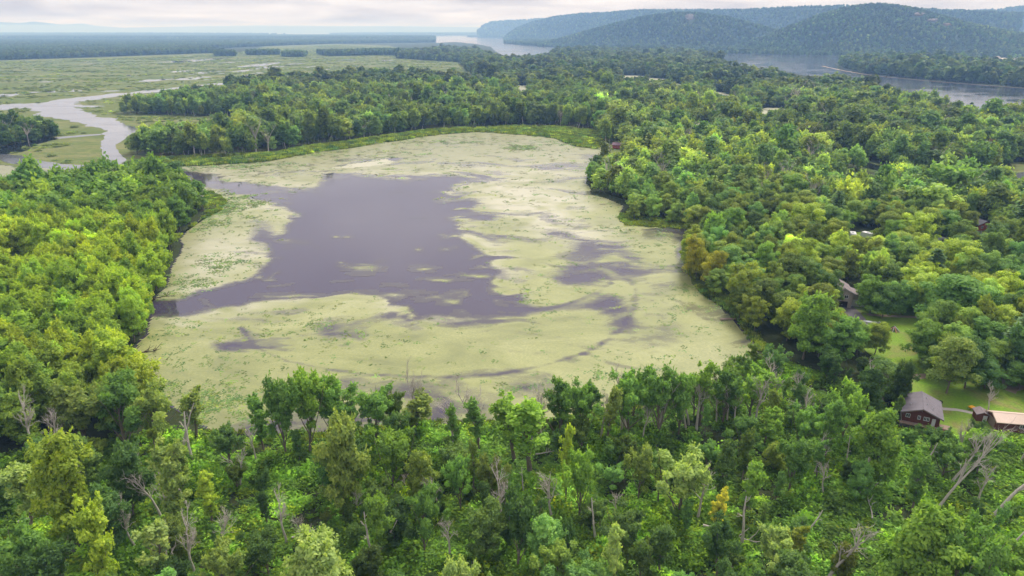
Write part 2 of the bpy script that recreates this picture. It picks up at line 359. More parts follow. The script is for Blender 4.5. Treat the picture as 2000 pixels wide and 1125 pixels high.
strip('channel', [(-150, 285), (-20, 302), (20, 310), (90, 322), (160, 329), (235, 330)], [14, 16, 15, 16, 16, 12], 0.09, M['channel'], 6, 24)
strip('creek', [(205, 262), (150, 266), (100, 271), (55, 280), (22, 289), (5, 297), (-60, 300)], [8, 12, 14, 16, 24, 30, 20], 0.095, M['creek'], 5, 34)
_rn = random.Random(4)
POOLS = [(390, 117, 46, 8), (425, 122, 60, 2.5), (345, 121, 50, 2), (500, 128, 40, 10), (478, 138, 18, 8), (497, 144, 14, 6), (525, 131, 40, 4), (575, 125, 24, 2.5), (365, 139, 44, 4), (410, 141, 28, 7), (437, 143, 14, 3), (378, 153, 46, 5), (300, 157, 38, 4), (330, 155, 22, 2), (408, 155, 12, 2), (198, 124, 20, 2.5), (178, 121, 12, 2),
         (10, 186, 46, 9), (70, 180, 18, 5), (118, 178, 64, 4), (215, 178, 34, 2), (175, 208, 48, 3), (628, 138, 7, 6), (680, 117, 24, 2), (760, 118, 28, 2), (610, 131, 20, 2), (250, 148, 24, 1.6), (90, 160, 26, 1.6), (270, 186, 30, 2),
         (1020, 173, 22, 11), (1238, 150, 54, 4), (1285, 156, 40, 5), (1325, 166, 16, 6), (1415, 185, 20, 11), (1396, 182, 7, 9), (1498, 220, 32, 12), (1515, 213, 38, 5), (1372, 242, 32, 6)]
POOLW = []
for (u, v, w, d) in POOLS:
    c = at(u, v); D_ = c[1]; wm, dm = w * D_ / FPX, d * D_ * D_ / (CAM_H * FPX); k = 40; th = np.linspace(0, 2 * math.pi, k, endpoint=False); s = int(u * 7 + v)
    rr = 0.35 + 1.15 * fbm(np.cos(th) * 2.2 + 9, np.sin(th) * 2.2 + s, s, 4)
    P = np.stack([c[0] + np.cos(th) * wm * 0.58 * rr, c[1] + np.sin(th) * dm * 0.6 * rr], 1); POOLW.append((c, wm, dm, u, v, w, d))
    tag(ngon('marsh_pool', P, 0.115, M['algae' if u > 1000 else 'channel']), kind='structure')
# streams through the right-hand woods
CREEKR = [(1480, 268), (1560, 284), (1625, 300), (1660, 312), (1700, 325), (1740, 336), (1800, 348), (1860, 358), (1920, 364)]
strip('creek_bank', CREEKR, 24, 0.03, M['sedge'], 6, 44); strip('creek', CREEKR, [5, 7, 9, 12, 13, 10, 8, 6, 5], 0.06, M['creek'], 6, 54)
sheet('sedge_meadow', [(1930, 345), (1975, 318), (2150, 310), (2150, 400), (2000, 385), (1960, 372)], 0.035, M['marsh'], 5, 4, 12, 8)
strip('creek', [(2120, 318), (2010, 338), (1975, 348), (1990, 366), (2060, 380)], [8, 8, 8, 8, 8], 0.07, M['channel'], 5, 64)
sheet('sedge_meadow', [(1055, 108), (1130, 104), (1180, 112), (1120, 118), (1070, 116)], 0.1, M['marsh'], 30, 10, 60, 9)
# shore sedge between the pond and the woods
SEDGE = [[(240, 318), (330, 308), (530, 300), (600, 286), (700, 274), (850, 252), (1030, 246), (1090, 248), (1165, 256), (1178, 270), (1165, 292), (1120, 285), (1085, 270), (1000, 262), (930, 258), (860, 263), (780, 274), (700, 287), (600, 301), (520, 316), (420, 322), (330, 326), (260, 325)],
         [(400, 372), (425, 378), (440, 392), (430, 412), (405, 425), (375, 440), (350, 466), (340, 476), (335, 470), (380, 440), (402, 415)],
         [(1208, 425), (1222, 440), (1300, 446), (1352, 448), (1352, 436), (1215, 418)],
         [(1340, 520), (1352, 548), (1372, 575), (1420, 605), (1450, 640), (1482, 686), (1500, 690), (1440, 600), (1380, 540)]]
for k, P in enumerate(SEDGE): sheet('shore_sedge', P, 0.16 if k else 0.17, M['sedge'], 2.5, 1.6 if k else 4.5, 7 if k else 13, 70 + k)
# river
RIVER = [(700, 66), (850, 73), (852, 84), (890, 82), (930, 86), (960, 92), (968, 101), (985, 111), (1030, 112), (1060, 104), (1120, 103), (1250, 109), (1400, 118), (1412, 134), (1550, 143), (1620, 155), (1720, 170), (1800, 196), (1920, 223), (2300, 260),
         (2300, 190), (2000, 172), (1900, 164), (1800, 156), (1700, 146), (1640, 134), (1625, 124), (1700, 117), (1800, 119), (1800, 116), (1620, 110), (1520, 107), (1430, 105), (1300, 99), (1150, 92), (1060, 87), (1010, 80), (985, 74), (990, 68), (960, 66.5), (900, 65)]
sheet('river', RIVER, 0.3, M['river'], 40, 10, 120, 11)
sheet('far_lake', [(300, 64.5), (480, 62.8), (900, 63), (900, 65.2), (640, 66.2), (560, 68), (340, 67)], 0.4, M['channel'], 400, 0, 1, 3)
sheet('far_lake', [(100, 66.6), (240, 66.2), (245, 67.2), (120, 67.6)], 0.45, M['channel'], 400, 0, 1, 4)
strip('sand_bar', [(1605, 129), (1640, 137), (1700, 147.5), (1800, 157.5), (1900, 165.5), (2010, 173.5), (2200, 188)], [7, 6, 3, 2.5, 2.5, 2.5, 2.5], 0.42, M['dirt'], 20, 74)
strip('river_shoal', [(965, 101), (1000, 100.5), (1020, 101.5)], [20, 30, 10], 0.4, M['marsh'], 20, 84)
sheet('road', [(1425, 102.5), (1620, 106.5), (1800, 109.5), (1800, 111.5), (1620, 108.5), (1425, 104.5)], 0.5, M['road'], 50, 0)
sheet('field', [(1480, 104), (1530, 97), (1545, 101), (1650, 107), (1640, 109)], 0.46, M['sand'], 30, 8, 60, 12)
sheet('field', [(1900, 115), (1960, 113), (2200, 116), (2200, 132), (1990, 127), (1930, 122)], 0.46, M['sand'], 30, 8, 60, 13)
# lawns, drives
sheet('lawn', [(1630, 570), (1700, 560), (1830, 590), (1960, 640), (2150, 690), (2150, 860), (1950, 880), (1850, 850), (1790, 815), (1740, 760), (1720, 720), (1690, 680), (1675, 640)], 0.03, M['lawn'], 2.5, 2, 8, 15)
sheet('lawn', [(1600, 485), (1640, 455), (1720, 452), (1840, 470), (1930, 452), (1960, 470), (1840, 492), (1720, 480), (1640, 505)], 0.03, M['lawn'], 2.5, 2, 8, 16)
sheet('driveway', [(1632, 603), (1664, 596), (1690, 622), (1698, 640), (1662, 636)], 0.05, M['asphalt'], 2, 0.3, 3, 17)
strip('dirt_track', [(1685, 614), (1740, 618), (1800, 620), (1860, 626), (1900, 640)], 1.6, 0.045, M['dirt'], 2, 18)
strip('gravel_path', [(1840, 799), (1870, 801), (1905, 808), (1925, 812)], 1.2, 0.05, M['concrete'], 1.5, 19)
sheet('bare_ground', [(1770, 732), (1805, 728), (1815, 740), (1780, 744)], 0.045, M['dirt'], 1.5, 1.2, 4, 20)
sheet('bare_ground', [(1950, 730), (1990, 715), (2030, 745), (1985, 770), (1960, 762)], 0.045, M['dirt'], 1.5, 1.5, 4, 22)

# duckweed film on the pond
def pond_cov(x, y):
    u, v, _ = topx(x, y, 0.05 * np.ones_like(x))
    wx = x + (fbm(x / 40, y / 40, 31, 3) - 0.5) * 40; wy = y + (fbm(x / 40 + 9, y / 40, 32, 3) - 0.5) * 40
    nb = fbm(wx / 26, wy / 15, 33, 5) - 0.5; ns = fbm(wx / 9, wy / 4.5, 35, 5) - 0.5
    OPEN = [(365, 343), (420, 350), (500, 362), (570, 374), (615, 366), (640, 345), (720, 341), (790, 352), (850, 345), (905, 350), (870, 368), (842, 385), (848, 400), (876, 415), (886, 442), (908, 468), (938, 484), (958, 500), (956, 520), (972, 530), (958, 548), (975, 575), (945, 590),
            (905, 596), (860, 604), (815, 606), (790, 590), (740, 578), (680, 570), (600, 576), (545, 578), (480, 590), (400, 607), (350, 617), (285, 618), (285, 592), (345, 582), (420, 566), (498, 541), (536, 505), (532, 488), (560, 462), (563, 440), (595, 418), (565, 398), (500, 387), (440, 372), (400, 364)]
    vs_ = 2.0                                   # stretch v so that distances are even on the ground
    P = [(a, b * vs_) for a, b in OPEN]
    s = sdist(P, u, v * vs_) + nb * 42 + ns * 20
    cov = 1 - sst(-20, 9, s) * 1.0
    rag = sst(-90, -10, s) * (1 - sst(-10, 12, s))
    cov -= 0.55 * rag * sst(0.0, 0.16, nb + ns * 0.7) * sst(500, 640, u)
    def ell(cu, cv, a, b, ang=0):
        c_, s_ = math.cos(R(ang)), math.sin(R(ang)); p, q = u - cu, v - cv
        return np.exp(-(((p * c_ + q * s_) / a) ** 2 + ((-p * s_ + q * c_) / b) ** 2))
    for cu, cv, a, b, ang, k in [(925, 343, 60, 7, -8, 0.95), (985, 345, 40, 6, 0, 0.5), (860, 362, 40, 10, 0, 0.8), (705, 320, 62, 4.5, -7, 1.3), (760, 313, 20, 4, -7, 0.8), (515, 455, 26, 34, 15, 0.62), (470, 500, 30, 12, 0, 0.3), (452, 682, 36, 13, 0, 0.85), (500, 640, 40, 14, 0, 0.35), (655, 642, 55, 34, 20, 0.68),
                                 (1035, 632, 38, 14, 20, 0.7), (1165, 482, 75, 14, 12, 0.75), (1090, 458, 36, 8, 10, 0.5), (1225, 510, 36, 24, 40, 0.62), (1140, 530, 55, 24, 0, 0.62), (1110, 545, 50, 12, 0, 0.55), (1195, 600, 44, 22, 30, 0.75), (1225, 650, 60, 30, 35, 0.68), (1300, 640, 50, 30, 30, 0.45), (1060, 700, 40, 8, -15, 0.6), (1140, 692, 34, 10, -25, 0.8),
                                 (1200, 715, 60, 14, 0, 0.55), (1010, 575, 36, 26, 60, 0.7), (960, 580, 40, 40, 0, 0.6), (900, 600, 60, 16, 0, 0.5), (1000, 520, 34, 12, 0, 0.55), (960, 455, 40, 20, 40, 0.5), (900, 400, 30, 26, 30, 0.45), (950, 425, 40, 8, 20, 0.45), (1330, 490, 12, 30, 0, 0.75), (1020, 757, 40, 8, 0, 0.4), (870, 800, 24, 10, -40, 0.55),
                                 (800, 640, 30, 10, 0, 0.3), (640, 560, 20, 5, 0, 0.3), (1160, 305, 30, 6, 0, 0.45), (1060, 362, 20, 4, 0, 0.35), (560, 600, 60, 10, 0, 0.35), (760, 620, 50, 10, 0, 0.35), (880, 270, 90, 6, 0, 0.3), (300, 332, 120, 10, 0, 0.34), (60, 335, 120, 8, 0, 0.3), (700, 335, 60, 5, 0, 0.4), (560, 340, 60, 8, 0, 0.3), (1290, 560, 40, 14, 0, 0.3)]:
        cov -= k * ell(cu, cv, a, b, ang) * np.clip(0.75 + 2.6 * nb + 2.2 * ns, 0, 1.6)
    for T, w, k in [([(470, 640), (500, 680), (560, 705), (640, 722), (740, 733), (860, 737), (960, 733), (1060, 715), (1140, 690), (1175, 672)], 4.0, 0.50), ([(990, 612), (1060, 605), (1120, 590), (1170, 570), (1195, 552)], 4.5, 0.42), ([(1175, 672), (1215, 640), (1240, 600), (1240, 560), (1210, 530)], 6, 0.3), ([(845, 825), (860, 800), (880, 785)], 3, 0.45)]:
        cov -= k * np.exp(-(dseg(T, u, v, False) / w) ** 2) * np.clip(0.8 + 2 * ns, 0.2, 1.4)
    # wisps of weed that drift on the open water
    isl = sst(0.17, 0.30, fbm(wx / 11, wy / 5, 41, 5) - 0.5 + 0.10 * ell(720, 540, 180, 40) + 0.12 * ell(900, 560, 130, 40) + 0.06 * ell(690, 515, 40, 20))
    cov = np.maximum(cov, 0.45 * isl * sst(20, -60, s - 70))
    for cu, cv, a, b in [(705, 520, 34, 12), (830, 525, 22, 6), (655, 463, 6, 2), (665, 513, 7, 2), (817, 488, 6, 3), (870, 487, 9, 3), (678, 463, 8, 2), (888, 461, 10, 2.5), (870, 547, 40, 4), (760, 575, 70, 6), (690, 583, 60, 6), (885, 590, 24, 7), (840, 580, 30, 5), (930, 540, 40, 4), (560, 578, 60, 4)]:
        cov = np.maximum(cov, ell(cu, cv, a, b) * np.clip(0.55 + 1.8 * ns, 0, 0.8))
    cov -= 0.55 * sst(0.52, 0.72, fbm(wx / 34, wy / 13, 51, 5)) * sst(560, 800, u + (v - 300) * 0.6) * sst(250, 340, v) + 0.22 * sst(0.5, 0.7, fbm(wx / 12, wy / 5, 53, 5))
    WH = [(640, 330), (700, 318), (755, 311), (772, 316), (720, 325)]  # white streak: reflected sky painted into the film as pale colour
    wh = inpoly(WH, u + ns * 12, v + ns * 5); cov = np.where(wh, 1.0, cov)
    ton = sst(430, 280, v) * 0.85 + 0.5 * (1 - sst(300, 560, u)) * sst(640, 540, v)
    scum_glare = (0.95 * ell(1060, 400, 120, 50, 15) + 0.7 * ell(985, 385, 80, 30, 30) + 0.6 * ell(1120, 460, 90, 20, 10) + 0.8 * ell(410, 510, 70, 50) + 0.6 * ell(500, 500, 50, 40) + 0.5 * ell(560, 420, 60, 30) + 0.4 * ell(700, 580, 150, 14) + 0.5 * ell(900, 340, 160, 12) + 0.4 * ell(1050, 330, 120, 25)) * np.clip(0.75 + 2.0 * nb + 1.6 * ns, 0, 1.3)  # pale scum; the centre patches paint sun glare into the film colour
    scum_glare = np.where(wh, 1.0, scum_glare); scum_glare = np.maximum(scum_glare, 0.75 * rag * np.clip(0.5 + 2.5 * ns, 0, 1))
    return np.clip(cov, 0, 1), np.clip(ton + nb * 0.5, 0, 1), u, v, np.clip(scum_glare, 0, 1)
ys = [124.0]
while ys[-1] < 660: ys.append(ys[-1] + 0.42 * (ys[-1] / 124) ** 1.25)
ys = np.array(ys); xs = np.arange(-330, 236, 0.85)
XX, YY = np.meshgrid(xs, ys); shp = XX.shape
ins = inpoly(pond_w, XX.ravel(), YY.ravel()).reshape(shp)
cov = np.zeros(shp); ton = np.zeros(shp); scm_glare = np.zeros(shp); c_, t_, _, _, s_ = pond_cov(XX[ins], YY[ins]); cov[ins] = c_; ton[ins] = t_; scm_glare[ins] = s_
fi = ins[:-1, :-1] & ins[1:, :-1] & ins[:-1, 1:] & ins[1:, 1:] & (np.maximum(np.maximum(cov[:-1, :-1], cov[1:, 1:]), np.maximum(cov[1:, :-1], cov[:-1, 1:])) > 0.06)
idx = np.arange(XX.size).reshape(shp); r_, q_ = np.nonzero(fi)
F = np.stack([idx[r_, q_], idx[r_, q_ + 1], idx[r_ + 1, q_ + 1], idx[r_ + 1, q_]], 1)
uq, inv = np.unique(F, return_inverse=True); F = inv.reshape(F.shape)
V = np.stack([XX.ravel()[uq], YY.ravel()[uq], np.full(len(uq), 0.075)], 1)
tag(link('duckweed', mesh_np('duckweed', V, [F], {'cov': cov.ravel()[uq], 'ton': ton.ravel()[uq], 'scum_glare': scm_glare.ravel()[uq]}, [M['duck']])), 'pale yellow-green duckweed film floating on the pond', 'duckweed', kind='stuff')

# ------------------------------------------------------------------ bluffs and far hills
def bluff(name, sky_px, dist, depth, seed, mat, rough=1.0, back=1.0, foot=None):
    """sky_px: skyline pixels (u,v); dist: distance (m, forward) of the foot at the first and last pixel; depth: foot to ridge"""
    S = np.array(sky_px, float); us = np.arange(S[0, 0], S[-1, 0] + 1, 6.0); vv = np.interp(us, S[:, 0], S[:, 1])
    D = np.interp(us, np.linspace(S[0, 0], S[-1, 0], len(dist)), dist); dp = np.interp(us, np.linspace(S[0, 0], S[-1, 0], len(depth)), depth)
    ss = np.concatenate([np.linspace(0, 1, 26), 1 + np.linspace(0.08, back, 8)])
    V = np.zeros((len(us), len(ss), 3))
    for i, u in enumerate(us):
        a = (u - 1000) / FPX; b = (562.5 - vv[i]) / FPX
        fy = math.cos(_p) + b * math.sin(_p); fz = -math.sin(_p) + b * math.cos(_p)
        for j, s in enumerate(ss):
            Y = D[i] + dp[i] * s
            X = a / fy * (D[i] + dp[i]) * (Y / (D[i] + dp[i]))
            zr = CAM_H + fz / fy * (D[i] + dp[i])
            n = (abs(fbm(X / 420.0, Y / 900.0, seed, 3) - 0.5) * 2.4 - 0.45) * 0.9 + (fbm(X / 150.0, Y / 260.0, seed + 9, 3) - 0.5) * 0.5
            if s <= 1:
                q = s + n * 0.75 * rough * math.sin(math.pi * min(s, 1)) ; q = min(max(q, 0), 1)
                z = zr * (q * q * (3 - 2 * q) * 0.45 + 0.55 * q ** 0.85)
            else: z = zr * (1 - 0.10 * (s - 1) / back) - 6 * (s - 1)
            V[i, j] = (X, Y, z if s > 0 else -2)
    n, k = V.shape[:2]; id_ = np.arange(n * k).reshape(n, k)
    F = np.stack([id_[:-1, :-1], id_[1:, :-1], id_[1:, 1:], id_[:-1, 1:]], -1).reshape(-1, 4)
    me = mesh_np(name, V.reshape(-1, 3), [F], mats=[mat], smooth=True)
    tag(link(name, me), kind='structure'); return V
m = Mat('hill_ground', 0.95, 0.1); n1 = m.noise(m.pos(), 0.02, 6, 0.7)
m.col(m.mix(n1, (0.018, 0.030, 0.012), (0.035, 0.052, 0.018))); M['hill'] = m.m
B = []
B.append(bluff('bluff', [(984, 76), (992, 68), (1010, 56), (1040, 45), (1080, 35), (1130, 29), (1180, 27), (1250, 22), (1330, 22), (1450, 22), (1550, 17), (1640, 15), (1720, 16), (1850, 24), (2000, 30)], [6200, 4700, 3700, 3150, 3000], [700, 700, 650, 620, 600], 3, M['hill'], 1.0, 0.8))
B.append(bluff('bluff_spur', [(1400, 104), (1450, 90), (1500, 72), (1550, 52), (1600, 33), (1645, 20), (1680, 14), (1705, 11), (1750, 14), (1790, 21), (1830, 33), (1870, 44), (1920, 56), (1970, 66), (2030, 75), (2120, 90)], [2700, 2330, 2200], [230, 420, 330], 8, M['hill'], 0.8, 1.2))
B.append(bluff('bluff_spur', [(1050, 90), (1110, 74), (1180, 54), (1250, 37), (1310, 28), (1360, 28), (1420, 37), (1490, 55), (1560, 76), (1620, 96)], [3900, 3100, 2800], [200, 330, 200], 28, M['hill'], 0.8, 1.5))
B.append(bluff('bluff_ridge', [(1780, 40), (1830, 24), (1900, 24), (1950, 22), (1985, 17), (2030, 14), (2200, 18)], [4700, 4300], [700, 700], 13, M['hill'], 1.0, 0.6))
B.append(bluff('far_bluff', [(932, 63), (945, 51), (960, 45), (985, 43), (1010, 43), (1040, 40), (1080, 40), (1160, 46)], [9000, 8000], [900, 900], 18, M['hill'], 0.8, 0.6))
bluff('far_hills', [(-200, 44), (-60, 43), (0, 43), (40, 45), (65, 42), (95, 45), (120, 48), (160, 46), (185, 50), (240, 54), (300, 53), (400, 51), (500, 50), (640, 51), (760, 51), (930, 53), (1000, 56)], [20000, 24000, 24000], [1500, 1500], 23, M['hill'], 0.5, 0.6)

# ------------------------------------------------------------------ trees
def unit(a): return a / (np.linalg.norm(a, axis=-1, keepdims=True) + 1e-9)
def leaf_quads(C, Nn, size, rng, elong=1.6, along=None):
    n = len(C); T = unit(np.cross(Nn, rng.normal(size=(n, 3)))) if along is None else unit(along)
    Bn = unit(np.cross(Nn, T)); s = (size * rng.uniform(0.6, 1.35, n))[:, None]
    a = T * s * 0.5 * elong; b = Bn * s * 0.5
    V = np.stack([C - a, C - a * 0.1 + b, C + a, C - a * 0.1 - b], 1).reshape(-1, 3)
    return V, np.arange(4 * n).reshape(n, 4)
def path(p0, d, L, rng, n=5, up=0.25, wob=0.12):
    P = [np.array(p0, float)]; d = unit(np.array(d, float))
    for i in range(n):
        d = unit(d + np.array([0, 0, up / n]) + rng.normal(size=3) * wob); P.append(P[-1] + d * L / n)
    return np.array(P)
def gen_tree(seed, H, Rc, base, style, leaf, n_leaf, nlimb, puff, lod=0):
    """returns wood (V,F), crown (V,F,lv)"""
    rng = np.random.default_rng(seed); WV, WF, k = [], [], 0
    def addw(P, r, n):
        nonlocal k
        v, f = tube_np(P, r, n); WV.append(v); WF.append(f + k); k += len(v)
    lean = rng.normal(size=2) * (0.05 if style not in ('thin', 'vase') else 0.10)
    tp = path((0, 0, -0.4), (lean[0], lean[1], 1), H * 0.9, rng, 7, 0.1, 0.05)
    tr = np.linspace(1, 0.12, 8) * (0.016 * H + 0.05)
    addw(tp, tr, 7 if lod == 0 else 4)
    puffs, prs = [], []
    for i in range(nlimb):
        q = (i + 0.5) / nlimb; t = base + (0.97 - base) * q if style != 'vase' else 0.10 + 0.62 * q
        p0 = np.array([np.interp(t * 7, range(8), tp[:, c]) for c in range(3)])
        az = i * 2.39996 + rng.uniform(-0.5, 0.5)
        if style == 'round': prof = 1.02 * math.sqrt(max(0.05, 1 - (q * 0.93) ** 2.4)) * (0.75 + 0.25 * min(1, q * 3)); el = 8 + 60 * q
        elif style == 'maple': prof = 0.62 + 0.45 * math.sin(math.pi * (0.15 + 0.75 * q)); el = 34 + 38 * q
        elif style == 'thin': prof = rng.uniform(0.3, 1.25) * (0.32 + 0.85 * math.sin(math.pi * (0.05 + 0.78 * q))); el = 28 + 34 * q
        elif style == 'vase': prof = 1.0; el = rng.uniform(50, 74)
        elif style == 'spread': prof = 1.0 - 0.4 * q * q; el = 20 + 50 * q
        L = Rc * prof * rng.uniform(0.75, 1.15); el = R(el + rng.uniform(-10, 10))
        if style == 'vase': L = H * (0.98 - t) * rng.uniform(0.55, 1.08)
        P = path(p0, (math.cos(az) * math.cos(el), math.sin(az) * math.cos(el), math.sin(el)), L, rng, 4, 0.45 if style != 'round' else 0.2, 0.10)
        if lod < 2: addw(P, np.linspace(0.45, 0.10, 5) * np.interp(t, [0, 1], [tr[0], tr[-1]]) * 1.1, 5 if lod == 0 else 3)
        if style in ('thin', 'vase') and rng.random() < 0.14: continue          # bare limb
        for s in ((0.42, 0.58, 0.72, 0.86, 1.0) if style == 'vase' else (0.35, 0.55, 0.77, 0.98) if L > Rc * 0.55 else (0.5, 0.75, 0.98)):
            if lod == 0 and rng.random() < (0.16 if style != 'thin' else 0.28): continue
            c = np.array([np.interp(s * 4, range(5), P[:, a]) for a in range(3)]); off = rng.normal(size=3) * Rc * 0.13; off[2] *= 0.6
            if lod == 0 and rng.random() < 0.7: addw(np.array([c, c + off * 0.6 + (0, 0, 0.15)]), np.array([0.05, 0.02]), 3)
            puffs.append(c + off); prs.append(puff * rng.uniform(0.65, 1.25) * (0.8 + 0.35 * s))
    top = tp[-1]; puffs.append(top + (0, 0, 0.2)); prs.append(puff * 0.9)
    if style == 'thin':                                               # vines that climb the stem
        for z in np.arange(0.12, 0.6, 0.09):
            if rng.random() < 0.55:
                puffs.append(np.array([np.interp(z * 7, range(8), tp[:, c]) for c in range(3)]) + rng.normal(size=3) * 0.2); prs.append(puff * 0.62)
    puffs = np.array(puffs); prs = np.array(prs); w = prs ** 2; cnt = np.maximum(3, (n_leaf * w / w.sum()).astype(int))
    own = np.repeat(np.arange(len(puffs)), cnt); n = len(own)
    d = unit(rng.normal(size=(n, 3))); d[:, 2] = np.abs(d[:, 2]) * np.where(rng.random(n) < 0.72, 1, -0.7); d = unit(d)
    rad = prs[own] * rng.random(n) ** 0.38 * rng.uniform(0.82, 1.22, len(puffs))[own]
    C = puffs[own] + d * rad[:, None] * np.array([1.12, 1.12, 0.82])
    ctr = puffs.mean(0); outw = unit(C - ctr)
    Nn = unit(d * 0.8 + outw * 0.45 + np.array([0, 0, 0.45]) + rng.normal(size=(n, 3)) * 0.42)
    V1, F1 = leaf_quads(C, Nn, leaf, rng)
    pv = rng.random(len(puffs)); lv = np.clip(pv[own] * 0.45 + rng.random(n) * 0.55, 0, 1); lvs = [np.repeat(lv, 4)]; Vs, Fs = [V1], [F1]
    if style in ('maple', 'thin', 'vase') and lod < 2:                        # upright leafy twigs that feather the outline
        selp = np.nonzero(puffs[:, 2] > np.quantile(puffs[:, 2], 0.3))[0]; ns = 3 if lod == 0 else 2; m_ = 9 if lod == 0 else 3
        st = np.repeat(selp, ns); dd = unit(np.stack([rng.normal(size=len(st)) * 0.55, rng.normal(size=len(st)) * 0.55, np.ones(len(st))], 1) + outw[0] * 0)
        dd = unit(dd + 0.5 * unit(puffs[st] - ctr)); Ls = prs[st] * rng.uniform(0.8, 1.6, len(st))
        tt = np.tile(np.linspace(0.45, 1.15, m_), len(st)); bi = np.repeat(np.arange(len(st)), m_)
        C2 = puffs[st][bi] + dd[bi] * (Ls[bi] * tt)[:, None] + rng.normal(size=(len(bi), 3)) * leaf * 0.32
        Nn2 = unit(rng.normal(size=(len(bi), 3)) * 0.8 + np.array([0, 0, 0.7])); V2, F2 = leaf_quads(C2, Nn2, leaf * 0.95, rng, 1.8, dd[bi] + rng.normal(size=(len(bi), 3)) * 0.6)
        Fs.append(F2 + len(V1)); Vs.append(V2); lvs.append(np.repeat(np.clip(0.45 + rng.random(len(bi)) * 0.55, 0, 1), 4))
    return (np.concatenate(WV), np.concatenate(WF)), (np.concatenate(Vs), np.concatenate(Fs), np.concatenate(lvs))
def gen_pine(seed, H, Rc, leaf, lod=0):
    rng = np.random.default_rng(seed); tp = np.array([(0, 0, -0.4), (0, 0, H * 0.5), (0.1, 0, H)]); W = tube_np(tp, np.array([0.28, 0.16, 0.03]), 6)
    C, Nn, Al, lv = [], [], [], []
    for z in np.arange(0.14, 0.99, 0.055 if lod == 0 else 0.09):
        Lr = Rc * (1 - z) ** 0.75 * rng.uniform(0.85, 1.1) + 0.25; nb = 7
        for i in range(nb):
            az = i * 2 * math.pi / nb + rng.uniform(-0.35, 0.35); L = Lr * rng.uniform(0.7, 1.15); d = np.array([math.cos(az), math.sin(az), 0.12])
            m_ = max(4, int(L / (0.22 if lod == 0 else 0.6))); s = np.linspace(0.15, 1, m_); c = np.array([0, 0, z * H]) + d * (s * L)[:, None]; c[:, 2] += 0.35 * (s ** 2) * L * 0.35 - 0.1 * L * s
            for rep in range(3 if lod == 0 else 2):
                side = np.array([-d[1], d[0], 0]) * rng.uniform(-1, 1, m_)[:, None] * (0.25 + 0.22 * L * (1.1 - s))[:, None]
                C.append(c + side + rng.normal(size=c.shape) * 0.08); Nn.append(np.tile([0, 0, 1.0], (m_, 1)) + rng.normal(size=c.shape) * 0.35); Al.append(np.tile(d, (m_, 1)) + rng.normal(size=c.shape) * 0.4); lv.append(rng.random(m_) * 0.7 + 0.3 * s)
    C, Nn, Al, lv = map(np.concatenate, (C, Nn, Al, lv)); V, F = leaf_quads(C, unit(Nn), leaf, rng, 1.9, Al)
    return W, (V, F, np.repeat(lv, 4))
def gen_dead(seed, H, lean, spread, nlimb, snag=False):
    rng = np.random.default_rng(seed); V, F, k = [], [], 0
    VB, FB, kb = [], [], 0
    tp = path((0, 0, -0.4), (lean, rng.normal() * 0.08, 1), H, rng, 8, 0.12, 0.09); r0 = 0.022 * H + 0.08
    tr = np.linspace(1, 0.30 if snag else 0.12, 9) * r0; v, f = tube_np(tp, tr, 7); V.append(v); F.append(f)
    def br(p, d, L, r, lvl):
        nonlocal kb
        P = path(p, d, L, rng, 5, 0.35, 0.15); v, f = tube_np(P, np.linspace(1, 0.25, 6) * r, 5 if lvl == 0 else 3); VB.append(v); FB.append(f + kb); kb += len(v)
        if lvl < 3 and r > 0.012:
            for _ in range((4, 4, 3)[lvl]):
                s = rng.uniform(0.3, 1.0); c = np.array([np.interp(s * 5, range(6), P[:, a]) for a in range(3)])
                br(c, unit(P[-1] - P[0]) + rng.normal(size=3) * 0.55 + (0, 0, 0.2), L * rng.uniform(0.35, 0.6), r * 0.5, lvl + 1)
    for i in range(nlimb):
        t = rng.uniform(0.35, 0.97); p = np.array([np.interp(t * 8, range(9), tp[:, c]) for c in range(3)]); az = i * 2.4 + rng.uniform(-0.6, 0.6)
        br(p, (math.cos(az) * spread, math.sin(az) * spread, 0.8), H * rng.uniform(0.2, 0.42) * (1.15 - 0.5 * t) * (0.45 if snag else 1), r0 * 0.42 * (1.2 - 0.6 * t), 1 if snag else 0)
    return (V[0], F[0]), (np.concatenate(VB), np.concatenate(FB))
def pmesh(name, W, Cc, wm, lm):
    """wood and crown in one mesh, for scattered masses"""
    V = np.concatenate([W[0], Cc[0]]); lv = np.concatenate([np.zeros(len(W[0])), Cc[2]])
    return mesh_np(name, V, [np.concatenate([W[1], Cc[1] + len(W[0])])], {'lv': lv}, [wm, lm], np.concatenate([np.zeros(len(W[1])), np.ones(len(Cc[1]))]))

NEAR = []      # (style, H, trunk mesh, crown mesh)
def add_near(style, H, Rc, base, leaf, n_leaf, nlimb, puff, seed):
    W, Cc = gen_tree(seed, H, Rc, base, style, leaf, n_leaf, nlimb, puff)
    NEAR.append((style, H, mesh_np('trunk', W[0], [W[1]], mats=[M['bark']]), mesh_np('crown', Cc[0], [Cc[1]], {'lv': Cc[2]}, [M['leaf']]), pmesh('near_tree', W, Cc, M['bark'], M['leaf'])))
for s in range(5): add_near('maple', 13, 4.6 + 0.4 * (s % 2), 0.16, 0.32, 15000, 32, 0.98, 100 + s)           # 0-3 feathery maples
for s in range(5): add_near('thin', 14, 2.7 + 0.5 * (s % 2), 0.26, 0.27, 6500, 30, 0.62, 200 + s)             # 5-9 slender marsh trees
for s in range(3): add_near('round', 13, 5.6, 0.24, 0.34, 15000, 36, 1.2, 300 + s)                           # 10-12 round lawn trees
for s in range(2): add_near('spread', 12, 6.0, 0.26, 0.32, 12500, 28, 1.05, 400 + s)                           # 13-14 spreading oaks
